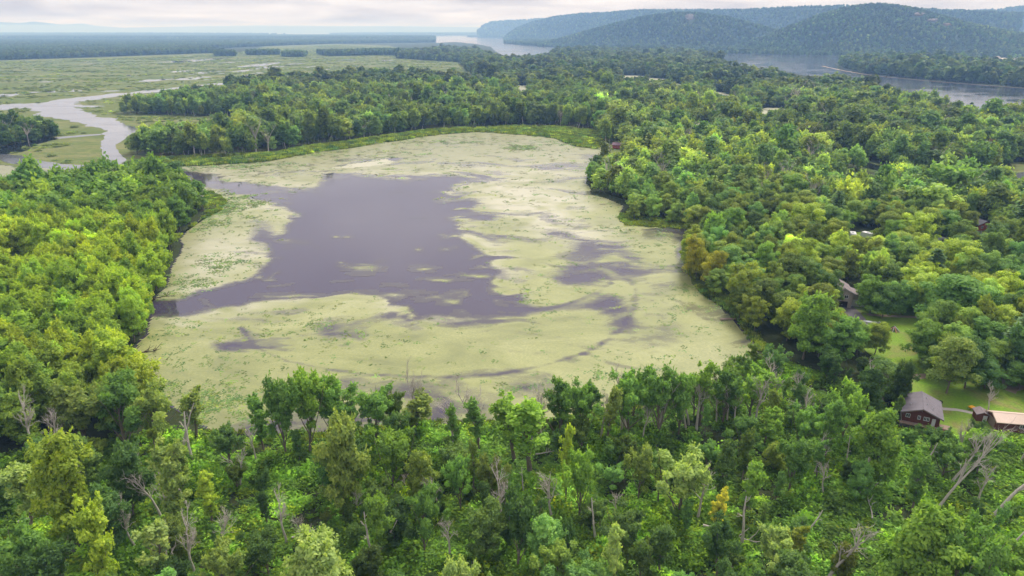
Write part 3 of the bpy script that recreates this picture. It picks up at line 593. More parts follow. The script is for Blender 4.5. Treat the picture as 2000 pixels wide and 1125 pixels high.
for s in range(2):                                                                                            # 15-16 pines
    W, Cc = gen_pine(500 + s, 15, 3.9, 0.55); NEAR.append(('pine', 15, mesh_np('trunk', W[0], [W[1]], mats=[M['bark']]), mesh_np('crown', Cc[0], [Cc[1]], {'lv': Cc[2]}, [M['needle']]), pmesh('near_pine', W, Cc, M['bark'], M['needle'])))
for s in range(4): add_near('thin', 14, 2.4, 0.34, 0.26, 3000, 24, 0.50, 600 + s)                             # 17-20 sparse, half bare
for s in range(6): add_near('vase', 13, 3.4, 0.1, 0.28, 8500, 17, 0.80, 620 + s)                             # 21-26 ragged many-stemmed maples
def proto_col(name, meshes):
    c = bpy.data.collections.new(name)
    for i, me in enumerate(meshes):
        c.objects.link(bpy.data.objects.new('%s_%02d' % (name, i), me))
    return c
MIDM = []
for s in range(10):
    st = ('round', 'maple', 'spread', 'vase', 'round')[s % 5]
    W, Cc = gen_tree(700 + s, 13, 4.7, 0.22, st, 0.85, 1500, 20, 1.45, 1); MIDM.append(pmesh('mid_tree', W, Cc, M['bark'], M['leaf']))
for s in range(3):
    W, Cc = gen_tree(730 + s, 15, 3.4, 0.42, 'thin', 0.75, 800, 18, 1.25, 1); MIDM.append(pmesh('mid_tall', W, Cc, M['deadwood'], M['leaf']))   # 10-12 pale stems
W, Cc = gen_pine(740, 15, 3.8, 1.0, 1); MIDM.append(pmesh('mid_pine', W, Cc, M['bark'], M['needle']))   # 13
W, Bq = gen_dead(750, 13, 0.05, 0.8, 9); MIDM.append(mesh_np('mid_dead', np.concatenate([W[0], Bq[0]]), [np.concatenate([W[1], Bq[1] + len(W[0])])], {'lv': np.zeros(len(W[0]) + len(Bq[0]))}, [M['deadwood']]))  # 14
FARM = []
for s in range(6):
    W, Cc = gen_tree(800 + s, 13, 5.0, 0.2, ('round', 'spread')[s % 2], 2.1, 330, 12, 1.9, 2); FARM.append(pmesh('far_tree', W, Cc, M['bark'], M['leaf']))
# ground-cover clump
CLUMP = []
for s in range(5):
    rng = np.random.default_rng(900 + s); n = 130
    C = np.stack([rng.normal(size=n) * 0.55, rng.normal(size=n) * 0.55, np.abs(rng.normal(size=n)) * 0.38 + 0.05], 1); Nn = unit(np.stack([rng.normal(size=n) * 0.5, rng.normal(size=n) * 0.5, np.ones(n)], 1))
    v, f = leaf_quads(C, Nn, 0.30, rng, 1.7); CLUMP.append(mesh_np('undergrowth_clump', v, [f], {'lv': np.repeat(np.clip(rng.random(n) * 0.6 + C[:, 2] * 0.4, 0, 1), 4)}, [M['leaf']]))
GRASSM = []
for s in range(3):
    rng = np.random.default_rng(950 + s); n = 60
    C = np.stack([rng.normal(size=n) * 0.6, rng.normal(size=n) * 0.6, np.full(n, 0.45)], 1); Nn = unit(np.stack([rng.normal(size=n), rng.normal(size=n), rng.normal(size=n) * 0.15 + 0.25], 1))
    v, f = leaf_quads(C, Nn, 0.34, rng, 3.0, np.stack([rng.normal(size=n) * 0.35, rng.normal(size=n) * 0.35, np.ones(n)], 1)); GRASSM.append(mesh_np('sedge_tuft', v, [f], {'lv': np.repeat(rng.random(n), 4)}, [M['leaf']]))
PADM = []
for s in range(4):
    rng = np.random.default_rng(980 + s); v, f, k = [], [], 0
    for i in range(7):
        c = rng.normal(size=2) * 0.75; r = rng.uniform(0.18, 0.42); th = np.arange(7) * 2 * math.pi / 7
        v.append(np.stack([c[0] + np.cos(th) * r, c[1] + np.sin(th) * r, 0.02 + 0.05 * i / 7 + 0.06 * np.sin(th + s)], 1)); f.append(np.arange(7) + k); k += 7
    PADM.append(mesh_np('lily_pads', np.concatenate(v), [np.array(f)], mats=[M['pad']]))
PC = {'near': proto_col('near', [q[4] for q in NEAR]), 'mid': proto_col('mid', MIDM), 'far': proto_col('far', FARM), 'clump': proto_col('clump', CLUMP), 'tuft': proto_col('tuft', GRASSM), 'pad': proto_col('pad', PADM)}
def scatter(name, label, cat, pos, scl, rot, pid, tone, col):
    """one mass ('stuff'): points that carry their own plant"""
    n = len(pos); tone = np.asarray(tone) * (2.9 if col not in ('mid', 'far') else 3.2 if col == 'mid' else 2.0); scl = np.asarray(scl, float); scl = np.repeat(scl[:, None], 3, 1) if scl.ndim == 1 else scl
    rv = np.zeros((n, 3)); rv[:, 2] = rot
    me = mesh_np(name, pos, [], {'scl': scl, 'rot': rv, 'pid': np.asarray(pid, float), 'tone': np.column_stack([tone, np.ones(n)])})
    o = tag(link(name, me), label, cat, kind='stuff')
    g = bpy.data.node_groups.new(name, 'GeometryNodeTree'); g.interface.new_socket('Geometry', in_out='INPUT', socket_type='NodeSocketGeometry'); g.interface.new_socket('Geometry', in_out='OUTPUT', socket_type='NodeSocketGeometry')
    gi = g.nodes.new('NodeGroupInput'); go = g.nodes.new('NodeGroupOutput'); ip = g.nodes.new('GeometryNodeInstanceOnPoints'); ci = g.nodes.new('GeometryNodeCollectionInfo')
    ci.inputs['Collection'].default_value = PC[col]; ci.inputs['Separate Children'].default_value = True; ci.inputs['Reset Children'].default_value = True
    def na(nm, t):
        q = g.nodes.new('GeometryNodeInputNamedAttribute'); q.data_type = t; q.inputs['Name'].default_value = nm; return q.outputs['Attribute']
    g.links.new(gi.outputs[0], ip.inputs['Points']); g.links.new(ci.outputs[0], ip.inputs['Instance']); ip.inputs['Pick Instance'].default_value = True
    fi_ = g.nodes.new('FunctionNodeFloatToInt'); g.links.new(na('pid', 'FLOAT'), fi_.inputs[0]); g.links.new(fi_.outputs[0], ip.inputs['Instance Index'])
    g.links.new(na('rot', 'FLOAT_VECTOR'), ip.inputs['Rotation']); g.links.new(na('scl', 'FLOAT_VECTOR'), ip.inputs['Scale']); g.links.new(ip.outputs[0], go.inputs[0])
    md = o.modifiers.new('scatter', 'NODES'); md.node_group = g; return o

rng = np.random.default_rng(7)
def grid_pts(Pw, s, jit=0.42):
    x0, y0 = Pw.min(0); x1, y1 = Pw.max(0); gx, gy = np.meshgrid(np.arange(x0, x1, s), np.arange(y0, y1, s * 0.9)); gx = gx + (np.arange(gx.shape[0]) % 2)[:, None] * s / 2
    x = gx.ravel() + rng.uniform(-jit, jit, gx.size) * s; y = gy.ravel() + rng.uniform(-jit, jit, gx.size) * s
    k = inpoly(Pw, x, y); return x[k], y[k]


# ---- where trees stand.  pool of live trees: x, y, scale xy, scale z, proto (near index), tone, region, hero
POOL = []
LIME, YELLOW, BRIGHT, GREEN, DARK, OLIVE, PALE = (0.118, 0.158, 0.020), (0.165, 0.165, 0.020), (0.078, 0.132, 0.022), (0.058, 0.108, 0.024), (0.032, 0.062, 0.017), (0.080, 0.108, 0.026), (0.115, 0.155, 0.045)
TN = {'yellow-green': LIME, 'yellow': YELLOW, 'bright green': BRIGHT, 'mid green': GREEN, 'dark green': DARK, 'olive green': OLIVE, 'pale green': PALE}
SI = {'maple': (0, 1, 2, 3, 4), 'thin': (5, 6, 7, 8, 9), 'round': (10, 11, 12), 'spread': (13, 14), 'pine': (15, 16), 'sparse': (17, 18, 19, 20), 'vase': (21, 22, 23, 24, 25, 26)}
WID = {'maple': 11.0, 'thin': 6.6, 'round': 12.2, 'spread': 12.8, 'pine': 8.0, 'sparse': 5.0, 'vase': 8.6}
HTS = {'maple': 14.6, 'thin': 15.0, 'round': 13.6, 'spread': 12.8, 'pine': 15.0, 'sparse': 14.8, 'vase': 13.4}
def height_at(u, vb, vt):
    p = at(u, vb); lo, hi = 0.5, 40.0
    for _ in range(30):
        mid = (lo + hi) / 2
        if topx(p[0], p[1], mid)[1] > vt: lo = mid
        else: hi = mid
    return p, lo
_ph = random.Random(11)
def hero(u, vb, vt, w, style, tn, jit=0.12):
    p, h = height_at(u, vb, vt); f = topx(p[0], p[1], h * 0.6)[2]; wm = w * f / FPX
    t = np.array(TN[tn]) * math.exp(_ph.gauss(0, jit))
    POOL.append(dict(x=p[0], y=p[1], sx=wm / WID[style], sz=h / HTS[style], pi=_ph.choice(SI[style]), tone=t, st=style, tn=tn, hero=True, rot=_ph.uniform(0, 6.28)))
for a in [
    # thicket in front of the pond
    (140, 1056, 862, 150, 'maple', 'yellow-green'), (60, 1030, 905, 90, 'thin', 'pale green'), (262, 1012, 868, 105, 'maple', 'dark green'), (350, 1040, 850, 90, 'thin', 'pale green'), (222, 1190, 962, 95, 'thin', 'yellow-green'),
    (415, 1030, 912, 62, 'thin', 'yellow-green'), (170, 868, 742, 120, 'vase', 'olive green'), (250, 880, 735, 110, 'vase', 'mid green'), (312, 880, 748, 90, 'vase', 'olive green'), (385, 858, 748, 62, 'sparse', 'olive green'),
    (560, 890, 728, 84, 'vase', 'mid green'), (605, 885, 712, 88, 'vase', 'bright green'), (645, 868, 735, 84, 'vase', 'mid green'), (515, 880, 765, 60, 'thin', 'mid green'), (510, 996, 905, 38, 'thin', 'dark green'),
    (672, 1012, 812, 125, 'maple', 'olive green'), (765, 965, 838, 92, 'vase', 'bright green'), (735, 858, 745, 88, 'vase', 'mid green'), (690, 870, 770, 70, 'vase', 'mid green'), (800, 850, 762, 84, 'sparse', 'olive green'),
    (893, 905, 785, 40, 'sparse', 'mid green'), (935, 880, 775, 56, 'sparse', 'mid green'), (1035, 922, 752, 110, 'sparse', 'bright green'), (1005, 900, 762, 80, 'sparse', 'bright green'), (1092, 862, 735, 74, 'vase', 'mid green'), (1140, 858, 742, 70, 'vase', 'mid green'),
    (1225, 850, 714, 84, 'vase', 'mid green'), (1285, 862, 705, 96, 'vase', 'mid green'), (1325, 850, 724, 66, 'vase', 'mid green'), (1365, 830, 690, 52, 'sparse', 'bright green'), (1410, 830, 718, 74, 'vase', 'mid green'), (1462, 820, 712, 84, 'vase', 'bright green'), (1185, 880, 745, 50, 'sparse', 'olive green'),
    (1105, 985, 818, 44, 'thin', 'yellow-green'), (1130, 1015, 880, 74, 'vase', 'bright green'), (1320, 1015, 874, 115, 'vase', 'pale green'), (1195, 930, 850, 62, 'vase', 'mid green'), (1245, 980, 868, 66, 'vase', 'olive green'), (640, 1235, 1052, 170, 'maple', 'pale green'), (890, 1230, 1083, 84, 'vase', 'pale green'),
    (1108, 1120, 1002, 38, 'thin', 'dark green'), (1190, 1185, 1010, 66, 'thin', 'pale green'), (1700, 955, 812, 120, 'maple', 'bright green'), (1770, 1210, 1002, 180, 'maple', 'bright green'), (1860, 1230, 1010, 130, 'vase', 'mid green'), (1390, 1045, 944, 44, 'sparse', 'yellow'), (1500, 1150, 1030, 90, 'vase', 'pale green'),
    (1570, 890, 785, 70, 'vase', 'mid green'), (1500, 900, 800, 62, 'thin', 'bright green'), (1540, 960, 850, 80, 'vase', 'mid green'), (1450, 1010, 900, 60, 'thin', 'bright green'), (1400, 1130, 1010, 80, 'vase', 'dark green'), (960, 1010, 880, 64, 'vase', 'olive green'), (1010, 1110, 960, 84, 'vase', 'dark green'),
    (830, 1080, 950, 74, 'vase', 'mid green'), (740, 1100, 960, 70, 'thin', 'bright green'), (900, 1000, 885, 60, 'vase', 'mid green'), (60, 1180, 1020, 110, 'vase', 'mid green'), (130, 1200, 1060, 110, 'vase', 'dark green'), (320, 1160, 1010, 90, 'sparse', 'pale green'), (450, 1180, 1060, 90, 'vase', 'olive green'),
    (1610, 900, 770, 60, 'thin', 'mid green'), (1640, 870, 740, 80, 'vase', 'bright green'), (1780, 1000, 880, 60, 'thin', 'mid green'), (1840, 930, 850, 70, 'vase', 'mid green'), (1880, 920, 830, 60, 'thin', 'bright green'), (1960, 1180, 1060, 110, 'vase', 'bright green'),
    # lawn and wood to the right
    (1570, 478, 400, 84, 'round', 'yellow-green'), (1548, 548, 468, 72, 'round', 'yellow-green'), (1786, 494, 420, 78, 'round', 'yellow-green'), (1740, 492, 432, 52, 'round', 'bright green'), (1866, 552, 472, 92, 'round', 'yellow-green'), (1445, 398, 345, 56, 'round', 'olive green'), (1545, 400, 345, 72, 'round', 'bright green'),
    (1360, 545, 463, 54, 'round', 'yellow'), (1386, 560, 490, 54, 'round', 'yellow'), (1345, 520, 465, 40, 'round', 'yellow-green'), (1700, 612, 545, 68, 'round', 'bright green'), (1722, 622, 558, 58, 'round', 'mid green'), (1850, 642, 546, 150, 'spread', 'mid green'), (1800, 704, 632, 82, 'round', 'bright green'), (1848, 768, 668, 112, 'spread', 'olive green'),
    (1912, 700, 632, 96, 'spread', 'mid green'), (1988, 722, 600, 120, 'pine', 'dark green'), (1636, 716, 625, 100, 'maple', 'mid green'), (1568, 702, 578, 106, 'maple', 'bright green'), (1815, 572, 486, 66, 'pine', 'dark green'), (1628, 446, 372, 52, 'pine', 'dark green'), (1840, 470, 412, 64, 'round', 'mid green'), (1640, 462, 412, 52, 'round', 'bright green'),
    (1990, 760, 712, 70, 'round', 'mid green'), (1485, 560, 480, 60, 'round', 'bright green'), (1420, 470, 405, 60, 'round', 'bright green'), (1390, 500, 420, 60, 'maple', 'bright green'), (1990, 470, 380, 60, 'pine', 'dark green')]: hero(*a)

LEFT = [(-330, 640), (-330, 470), (-120, 430), (60, 400), (180, 372), (330, 374), (392, 410), (375, 438), (345, 468), (338, 500), (325, 550), (285, 598), (282, 640), (250, 690), (232, 725), (280, 790), (330, 832), (250, 880), (100, 900), (-60, 960), (-330, 1050)]
FG = [(-330, 960), (100, 880), (340, 850), (480, 866), (830, 842), (1005, 842), (1250, 800), (1440, 742), (1500, 700), (1700, 760), (1760, 842), (2000, 870), (2330, 900), (2800, 1420), (-800, 1420)]
RIGHTN = [(1146, 348), (1190, 308), (1205, 290), (1260, 262), (1480, 275), (1620, 305), (1700, 332), (1850, 364), (2330, 400), (2500, 900), (2000, 870), (1760, 842), (1700, 760), (1500, 700), (1486, 688), (1458, 648), (1430, 612), (1395, 584), (1360, 548), (1350, 520), (1345, 490), (1358, 462), (1355, 446), (1290, 434), (1225, 428), (1228, 402), (1190, 384), (1160, 374)]
MIDW = [(232, 223), (300, 225), (440, 229), (520, 240), (500, 262), (400, 272), (300, 288), (262, 302), (330, 308), (400, 309), (530, 297), (600, 284), (700, 272), (780, 261), (850, 250), (1030, 245), (1090, 247), (1165, 255), (1182, 280), (1205, 288), (1260, 262), (1480, 266), (1620, 298), (1700, 322), (1850, 352), (1930, 345), (1975, 316), (2330, 330),
        (2330, 280), (2000, 244), (1930, 249), (1870, 238), (1800, 220), (1720, 195), (1620, 177), (1550, 163), (1414, 150), (1404, 124), (1380, 113), (1250, 104), (1130, 101.5), (1085, 106), (1070, 116), (1040, 124), (985, 125), (955, 114), (930, 104), (880, 100), (850, 103), (790, 108), (775, 114), (900, 122), (915, 140), (935, 156), (1000, 184), (1020, 188), (900, 168), (830, 162), (700, 160), (540, 170), (430, 184), (330, 203)]
EXCL = [[(1630, 600), (1625, 570), (1660, 565), (1690, 590), (1790, 630), (1800, 690), (1780, 730), (1850, 760), (1990, 770), (2060, 830), (1950, 855), (1850, 845), (1752, 840), (1752, 762), (1760, 735), (1740, 700), (1700, 660), (1650, 640)], [(1640, 452), (1720, 450), (1716, 472), (1640, 472)], [(1815, 462), (1850, 462), (1855, 480), (1815, 480)], [(1880, 440), (1930, 440), (1935, 462), (1880, 462)], [(1192, 282), (1220, 282), (1222, 296), (1188, 296)],
        [(2000, 165), (1005, 165), (1040, 165), (1040, 182), (1005, 182)]]
EXW = [atp(P) for P in EXCL]
for c, wm, dm, u, v, w, d in POOLW:
    if u > 1000: EXW.append(np.array([(c[0] - wm * .6, c[1] - dm * .9), (c[0] + wm * .6, c[1] - dm * .9), (c[0] + wm * .6, c[1] + dm * .6), (c[0] - wm * .6, c[1] + dm * .6)]))
CRW = atp(CREEKR)
def keep(x, y, pad=1.06):
    u, v, f = topx(x, y, np.full_like(x, 6.0)); k = (u > 1000 - 1000 * pad - 60) & (u < 1000 + 1000 * pad + 60) & (v < 1330)
    for P in EXW: k &= ~inpoly(P, x, y)
    k &= dseg(CRW, x, y, False) > 10
    return k
HX = np.array([q['x'] for q in POOL]); HY = np.array([q['y'] for q in POOL]); HR = np.array([WID[q['st']] * q['sx'] for q in POOL]) * 0.5
def clear_of_heroes(x, y, pad):
    return np.all(np.hypot(x[:, None] - HX[None], y[:, None] - HY[None]) > HR[None] * pad + 1.0, axis=1)
TG = 2.9
def tn_of(t):
    return min(TN, key=lambda k: sum((math.log(a / b)) ** 2 for a, b in zip(t, TN[k])))
MIDS, FARS = [], []          # x,y,z,scale,pid,tone rows
def tcap(x, y, rows):
    """colour of the wood by distance band / place"""
    u, v, _ = topx(x, y, np.zeros_like(x)); T = np.zeros((len(x), 3))
    for c in range(3): T[:, c] = np.interp(v, [r[0] for r in rows], [r[1][c] for r in rows])
    return T
def tones(n, base, var=0.28, warm=0.2, x=None, y=None, wl=45.0):
    b = np.asarray(base, float); b = b if b.ndim == 2 else b[None]
    t = b * np.exp(rng.normal(size=(n, 1)) * var); w = rng.normal(size=(n, 1)) * warm
    if x is not None:
        w = w + ((fbm(x / wl, y / wl, 77, 2) - 0.5) * 1.6)[:, None] * warm * 2; t = t * np.exp((fbm(x / wl + 40, y / wl, 78, 2) - 0.5) * 1.2 * var * 2)[:, None]
    t = np.clip(t * np.exp(w * np.array([[0.8, 0.3, -0.4]])), 0.004, 0.45); t[:, 0] = np.clip(t[:, 0], t[:, 1] * 0.52, t[:, 1] * 0.80); t[:, 2] = np.minimum(t[:, 2], t[:, 1] * 0.27); return t
def plant2(P, s, rows, styles, hs, **k):
    plant(P, s, None, styles, hs, None, rows=rows, **k)
def plant(P, s, base, styles, hs, region, var=0.25, warm=0.22, gap=None, heropad=0.55, rows=None, pad=1.06):
    x, y = grid_pts(atp(P), s); k = keep(x, y, pad); x, y = x[k], y[k]
    k = clear_of_heroes(x, y, heropad); x, y = x[k], y[k]
    if gap is not None: k = gap(x, y); x, y = x[k], y[k]
    D = np.hypot(x, y); t = tones(len(x), tcap(x, y, rows), var, warm, x, y); hv = (0.72 + 0.6 * fbm(x / 38, y / 38, 66, 3)) * np.exp(rng.normal(size=len(x)) * 0.20)
    for i in range(len(x)):
        if D[i] < 340:
            st = styles[int(rng.integers(len(styles)))]; a = rng.uniform(*hs)
            POOL.append(dict(x=x[i], y=y[i], sx=a * rng.uniform(0.85, 1.15), sz=a * rng.uniform(0.85, 1.15), pi=int(rng.choice(SI[st])), tone=t[i], st=st, tn=None, hero=False, rot=rng.uniform(0, 6.28)))
        elif D[i] < 950: MIDS.append((x[i], y[i], rng.uniform(*hs) * hv[i], t[i]))
        else: FARS.append((x[i], y[i], rng.uniform(*hs) * 1.05 * hv[i], t[i]))
def gapL(x, y):
    u, v, _ = topx(x, y, np.zeros_like(x)); g = np.exp(-(((u - 40) / 60) ** 2 + ((v - 545) / 22) ** 2)) + np.exp(-(((u - 40) / 70) ** 2 + ((v - 905) / 30) ** 2)); return rng.random(len(x)) > g * 1.2
plant2(LEFT, 6.0, [(370, (0.045, 0.082, 0.018)), (430, (0.060, 0.100, 0.018)), (520, (0.125, 0.170, 0.018)), (640, (0.115, 0.165, 0.018)), (760, (0.100, 0.145, 0.020)), (900, (0.060, 0.100, 0.022))], ['maple'], (0.78, 1.05), gap=gapL, var=0.17, warm=0.16, heropad=0.5)
def gapF(x, y):
    u, v, _ = topx(x, y, np.zeros_like(x)); g = np.zeros(len(x))
    for cu, cv, a, b, k in [(560, 970, 75, 60, 1), (500, 900, 70, 26, 0.9), (870, 880, 60, 40, 0.9), (970, 870, 60, 34, .9), (1085, 980, 60, 60, 0.9), (1240, 900, 50, 30, 0.7), (1820, 1010, 120, 60, 0.9), (1620, 1000, 80, 40, 0.7), (1150, 1080, 60, 60, 0.7), (1360, 1090, 70, 40, 0.7), (420, 860, 90, 20, 1), (900, 840, 120, 14, 1), (1600, 860, 60, 30, 0.4), (20, 1080, 60, 60, 0.6)]:
        g = np.maximum(g, k * np.exp(-(((u - cu) / a) ** 2 + ((v - cv) / b) ** 2)))
    return rng.random(len(x)) > g * 1.35 + 0.10
plant2(FG, 7.9, [(700, (0.055, 0.102, 0.022)), (900, (0.052, 0.092, 0.024)), (1100, (0.060, 0.100, 0.026))], ['vase', 'vase', 'sparse', 'thin', 'vase', 'maple'], (0.42, 0.82), var=0.30, warm=0.25, gap=gapF, heropad=0.38)
plant2(RIGHTN, 6.6, [(290, (0.078, 0.110, 0.028)), (400, (0.078, 0.116, 0.028)), (560, (0.074, 0.114, 0.025)), (800, (0.060, 0.100, 0.021))], ['round', 'round', 'spread', 'maple'], (0.62, 0.98), var=0.28, warm=0.28, heropad=0.55)
plant2(MIDW, 6.6, [(90, (0.052, 0.074, 0.022)), (150, (0.052, 0.076, 0.022)), (220, (0.052, 0.078, 0.021)), (300, (0.058, 0.086, 0.022))], ['round'], (0.8, 1.15), var=0.28, warm=0.20)
plant2([(-200, 268), (-40, 262), (20, 262), (60, 266), (105, 262), (112, 272), (60, 280), (0, 290), (-100, 296), (-330, 296)], 7.0, [(260, (0.035, 0.06, 0.02)), (290, (0.035, 0.06, 0.02))], ['round'], (0.75, 1.05))
plant2([(1640, 126), (1720, 122), (1850, 128), (1920, 134), (2000, 138), (2330, 150), (2330, 182), (2000, 170), (1900, 162), (1800, 154), (1700, 144), (1650, 134)], 9, [(110, (0.042, 0.07, 0.028)), (180, (0.05, 0.078, 0.026))], ['round'], (1.0, 1.35))
plant2([(1440, 103.5), (1620, 108), (1900, 114), (1900, 116), (1750, 115), (1600, 110), (1440, 105.5)], 45, [(100, (0.04, 0.065, 0.03)), (180, (0.05, 0.078, 0.026))], ['round'], (0.7, 1.3))
plant2([(1560, 99), (1800, 104.5), (2200, 108), (2200, 105), (1900, 101), (1600, 96)], 14, [(100, (0.035, 0.06, 0.03)), (180, (0.05, 0.078, 0.026))], ['round'], (0.8, 1.3))
# far flat woods
def farwood(P, s, tone, size):
    x, y = grid_pts(atp(P), s); u, v, f = topx(x, y, np.zeros_like(x)); k = (u > -90) & (u < 2090); x, y = x[k], y[k]
    t = tones(len(x), tone, 0.22, 0.2, x, y, 150)
    for i in range(len(x)): FARS.append((x[i], y[i], size * rng.uniform(0.8, 1.2), t[i]))
farwood([(-330, 119), (0, 118), (200, 111), (330, 107), (440, 103), (380, 98), (480, 92), (640, 86), (760, 84), (850, 83), (850, 79), (-330, 79)], 13, (0.040, 0.060, 0.026), 1.15)
farwood([(-330, 79), (850, 79), (850, 73.5), (560, 71), (-330, 71)], 26, (0.042, 0.06, 0.028), 1.9)
farwood([(-330, 71), (560, 71), (340, 68.5), (-330, 66)], 60, (0.042, 0.06, 0.028), 3.0)
farwood([(760, 65.5), (935, 64), (985, 67.5), (960, 68.5), (850, 69.8), (640, 69.2), (700, 67)], 60, (0.042, 0.06, 0.028), 2.8)
farwood([(985, 76), (1010, 81), (1060, 88), (1150, 93), (1300, 100), (1430, 104.5), (1430, 100), (1300, 92), (1150, 85), (1060, 80), (1000, 74)], 20, (0.038, 0.06, 0.028), 1.5)
for P, s in [([(560, 107), (600, 109), (590, 112), (552, 111)], 9), ([(620, 106), (740, 103), (880, 104), (900, 112), (760, 108), (640, 110)], 10), ([(480, 106), (545, 104), (545, 107.5), (485, 108)], 10), ([(418, 107), (458, 107), (460, 110), (420, 110)], 10), ([(915, 71), (950, 71), (950, 72.4), (912, 72.4)], 22), ([(985, 82), (1045, 86), (1060, 90), (1020, 88), (985, 85)], 18)]:
    farwood(P, s, (0.042, 0.066, 0.026), 1.15)
# trees on the bluffs
def bluffwood(V, s, size, tone):
    n, k = V.shape[:2]; P = V.reshape(-1, 3); A = V[:-1, :-1]; e1 = V[1:, :-1] - A; e2 = V[:-1, 1:] - A
    ar = np.linalg.norm(np.cross(e1, e2), axis=-1); ar[:, 31:] *= 0.3; N_ = int(ar.sum() / (s * s)); c = rng.choice(ar.size, N_, p=ar.ravel() / ar.sum()); i, j = np.unravel_index(c, ar.shape)
    a, b = rng.random((2, N_, 1)); p = (V[i, j] * (1 - a) + V[i + 1, j] * a) * (1 - b) + (V[i, j + 1] * (1 - a) + V[i + 1, j + 1] * a) * b
    t = tones(N_, tone, 0.36, 0.30, p[:, 0], p[:, 1], 170); return p, np.full(N_, size) * rng.uniform(0.7, 1.25, N_), t
bp = [bluffwood(B[0], 15, 1.15, (0.040, 0.064, 0.026)), bluffwood(B[1], 9.5, 0.85, (0.042, 0.068, 0.024)), bluffwood(B[2], 11, 0.95, (0.042, 0.066, 0.025)), bluffwood(B[3], 20, 1.4, (0.040, 0.064, 0.026)), bluffwood(B[4], 32, 2.0, (0.04, 0.06, 0.026))]
CLIFF = [(1350, 36, 11, 8), (1786, 30, 18, 5), (1820, 39, 16, 5), (1848, 48, 11, 4)]
bx = np.concatenate([q[0] for q in bp]); bs = np.concatenate([q[1] for q in bp]); bt = np.concatenate([q[2] for q in bp])
bu, bv, _ = topx(bx[:, 0], bx[:, 1], bx[:, 2] + 6); kk = (bu > -80) & (bu < 2080)
for cu, cv, a, b in CLIFF: kk &= ~(((bu - cu) / a) ** 2 + ((bv - cv - 2) / b) ** 2 < 0.8)
bx, bs, bt = bx[kk], bs[kk], bt[kk]
scatter('bluff_woods', 'blue-green wooded cover on the river bluffs', 'forest', bx - (0, 0, 1.0), bs, rng.uniform(0, 6.28, len(bx)), rng.integers(0, 6, len(bx)), bt, 'far')
def mid_ok(q):
    u, v, f = topx(q[0], q[1], 0.0); ut, vt, _ = topx(q[0], q[1], 13.5 * q[2]); w = 10 * q[2] * FPX / f
    return not any(v > b[3] - 1 and vt < b[3] - 2 and u + w * 0.4 > b[0] and u - w * 0.4 < b[1] for b in [(1195, 1213, 279, 292), (1655, 1730, 308, 334), (225, 300, 0, 187), (300, 352, 0, 179), (352, 440, 0, 169)] + [(p_[3] - p_[5] * .4, p_[3] + p_[5] * .4, 0, p_[4] + p_[6] * .3) for p_ in POOLW if p_[3] > 1000])
MIDS = [q for q in MIDS if mid_ok(q)]; FARS = [q for q in FARS if mid_ok(q)]
a = FARS; n = len(a)
scatter('distant_woods', 'distant flat woods between the marsh, river and far lake', 'forest', np.array([(q[0], q[1], -0.3) for q in a]), np.array([q[2] for q in a]), rng.uniform(0, 6.28, n), rng.integers(0, 6, n), np.array([q[3] for q in a]), 'far')
a = MIDS; n = len(a); pid = rng.integers(0, 10, n); xs_ = np.array([q[0] for q in a]); ys_ = np.array([q[1] for q in a]); uu, vv_, _ = topx(xs_, ys_, np.zeros(n))
edge = (dseg(atp(MIDW), xs_, ys_) < 16) & (uu < 1200); pid = np.where(edge & (rng.random(n) < 0.55), rng.integers(10, 13, n), pid)
pid = np.where((uu > 1250) & (rng.random(n) < 0.03), 13, pid); pid = np.where(rng.random(n) < 0.045, 14, pid)
mt = np.array([q[3] for q in a])
for hu, hv, tn in [(1430, 262, YELLOW), (1878, 268, (0.20, 0.18, 0.04)), (1210, 228, LIME), (1640, 238, LIME), (1740, 262, LIME), (1928, 312, (0.07, 0.05, 0.022)), (1610, 210, (0.12, 0.05, 0.03)), (800, 170, OLIVE), (1140, 262, LIME)]:
    j = np.argmin((uu - hu) ** 2 + (vv_ - hv) ** 2); mt[j] = np.array(tn) * 0.72
scatter('woodland', 'green woodland canopy beyond the pond and along the river', 'forest', np.column_stack([xs_, ys_, np.full(n, -0.1)]), np.array([q[2] for q in a])[:, None] * np.column_stack([rng.uniform(0.8, 1.3, n)] * 2 + [np.ones(n)]), rng.uniform(0, 6.28, n), pid, mt, 'mid')

# the 300 trees that show largest are things of their own, the rest of the near trees one mass
for q in POOL:
    u, v, f = topx(q['x'], q['y'], 0.0); ut, vt, ft = topx(q['x'], q['y'], HTS[q['st']] * q['sz'])
    q['u'], q['v'], q['vt'] = float(u), float(v), float(vt); q['size'] = (q['v'] - q['vt']) * WID[q['st']] * q['sx'] * FPX / float(f)
    q['vis'] = -10 < u < 2010 and vt < 1105 and v > 300
    if q['tn'] is None: q['tn'] = tn_of(q['tone'])
SIGHT = [(1758, 1845, 766, 834), (1915, 2000, 798, 838), (1628, 1662, 566, 606), (1655, 1692, 600, 634), (1690, 1790, 612, 702), (1775, 1825, 722, 748), (1900, 1990, 715, 800), (1655, 1672, 448, 466), (1684, 1702, 450, 466), (1825, 1843, 460, 477), (1895, 1922, 428, 457), (1195, 1213, 279, 292)]
def in_sight(u, v, vt, w):
    return any(v > b[3] - 2 and vt < b[3] - 3 and u + w * 0.36 > b[0] and u - w * 0.36 < b[1] for b in SIGHT)
for q in list(POOL):
    w = WID[q['st']] * q['sx'] * FPX / float(topx(q['x'], q['y'], 5.0)[2]); n_ = 0
    while in_sight(q['u'], q['v'], q['vt'], w) and n_ < 12 and not q['hero']:
        q['sz'] *= 0.88; q['sx'] *= 0.93; w *= 0.93; q['vt'] = float(topx(q['x'], q['y'], HTS[q['st']] * q['sz'])[1]); n_ += 1
    if n_ >= 8: POOL.remove(q)
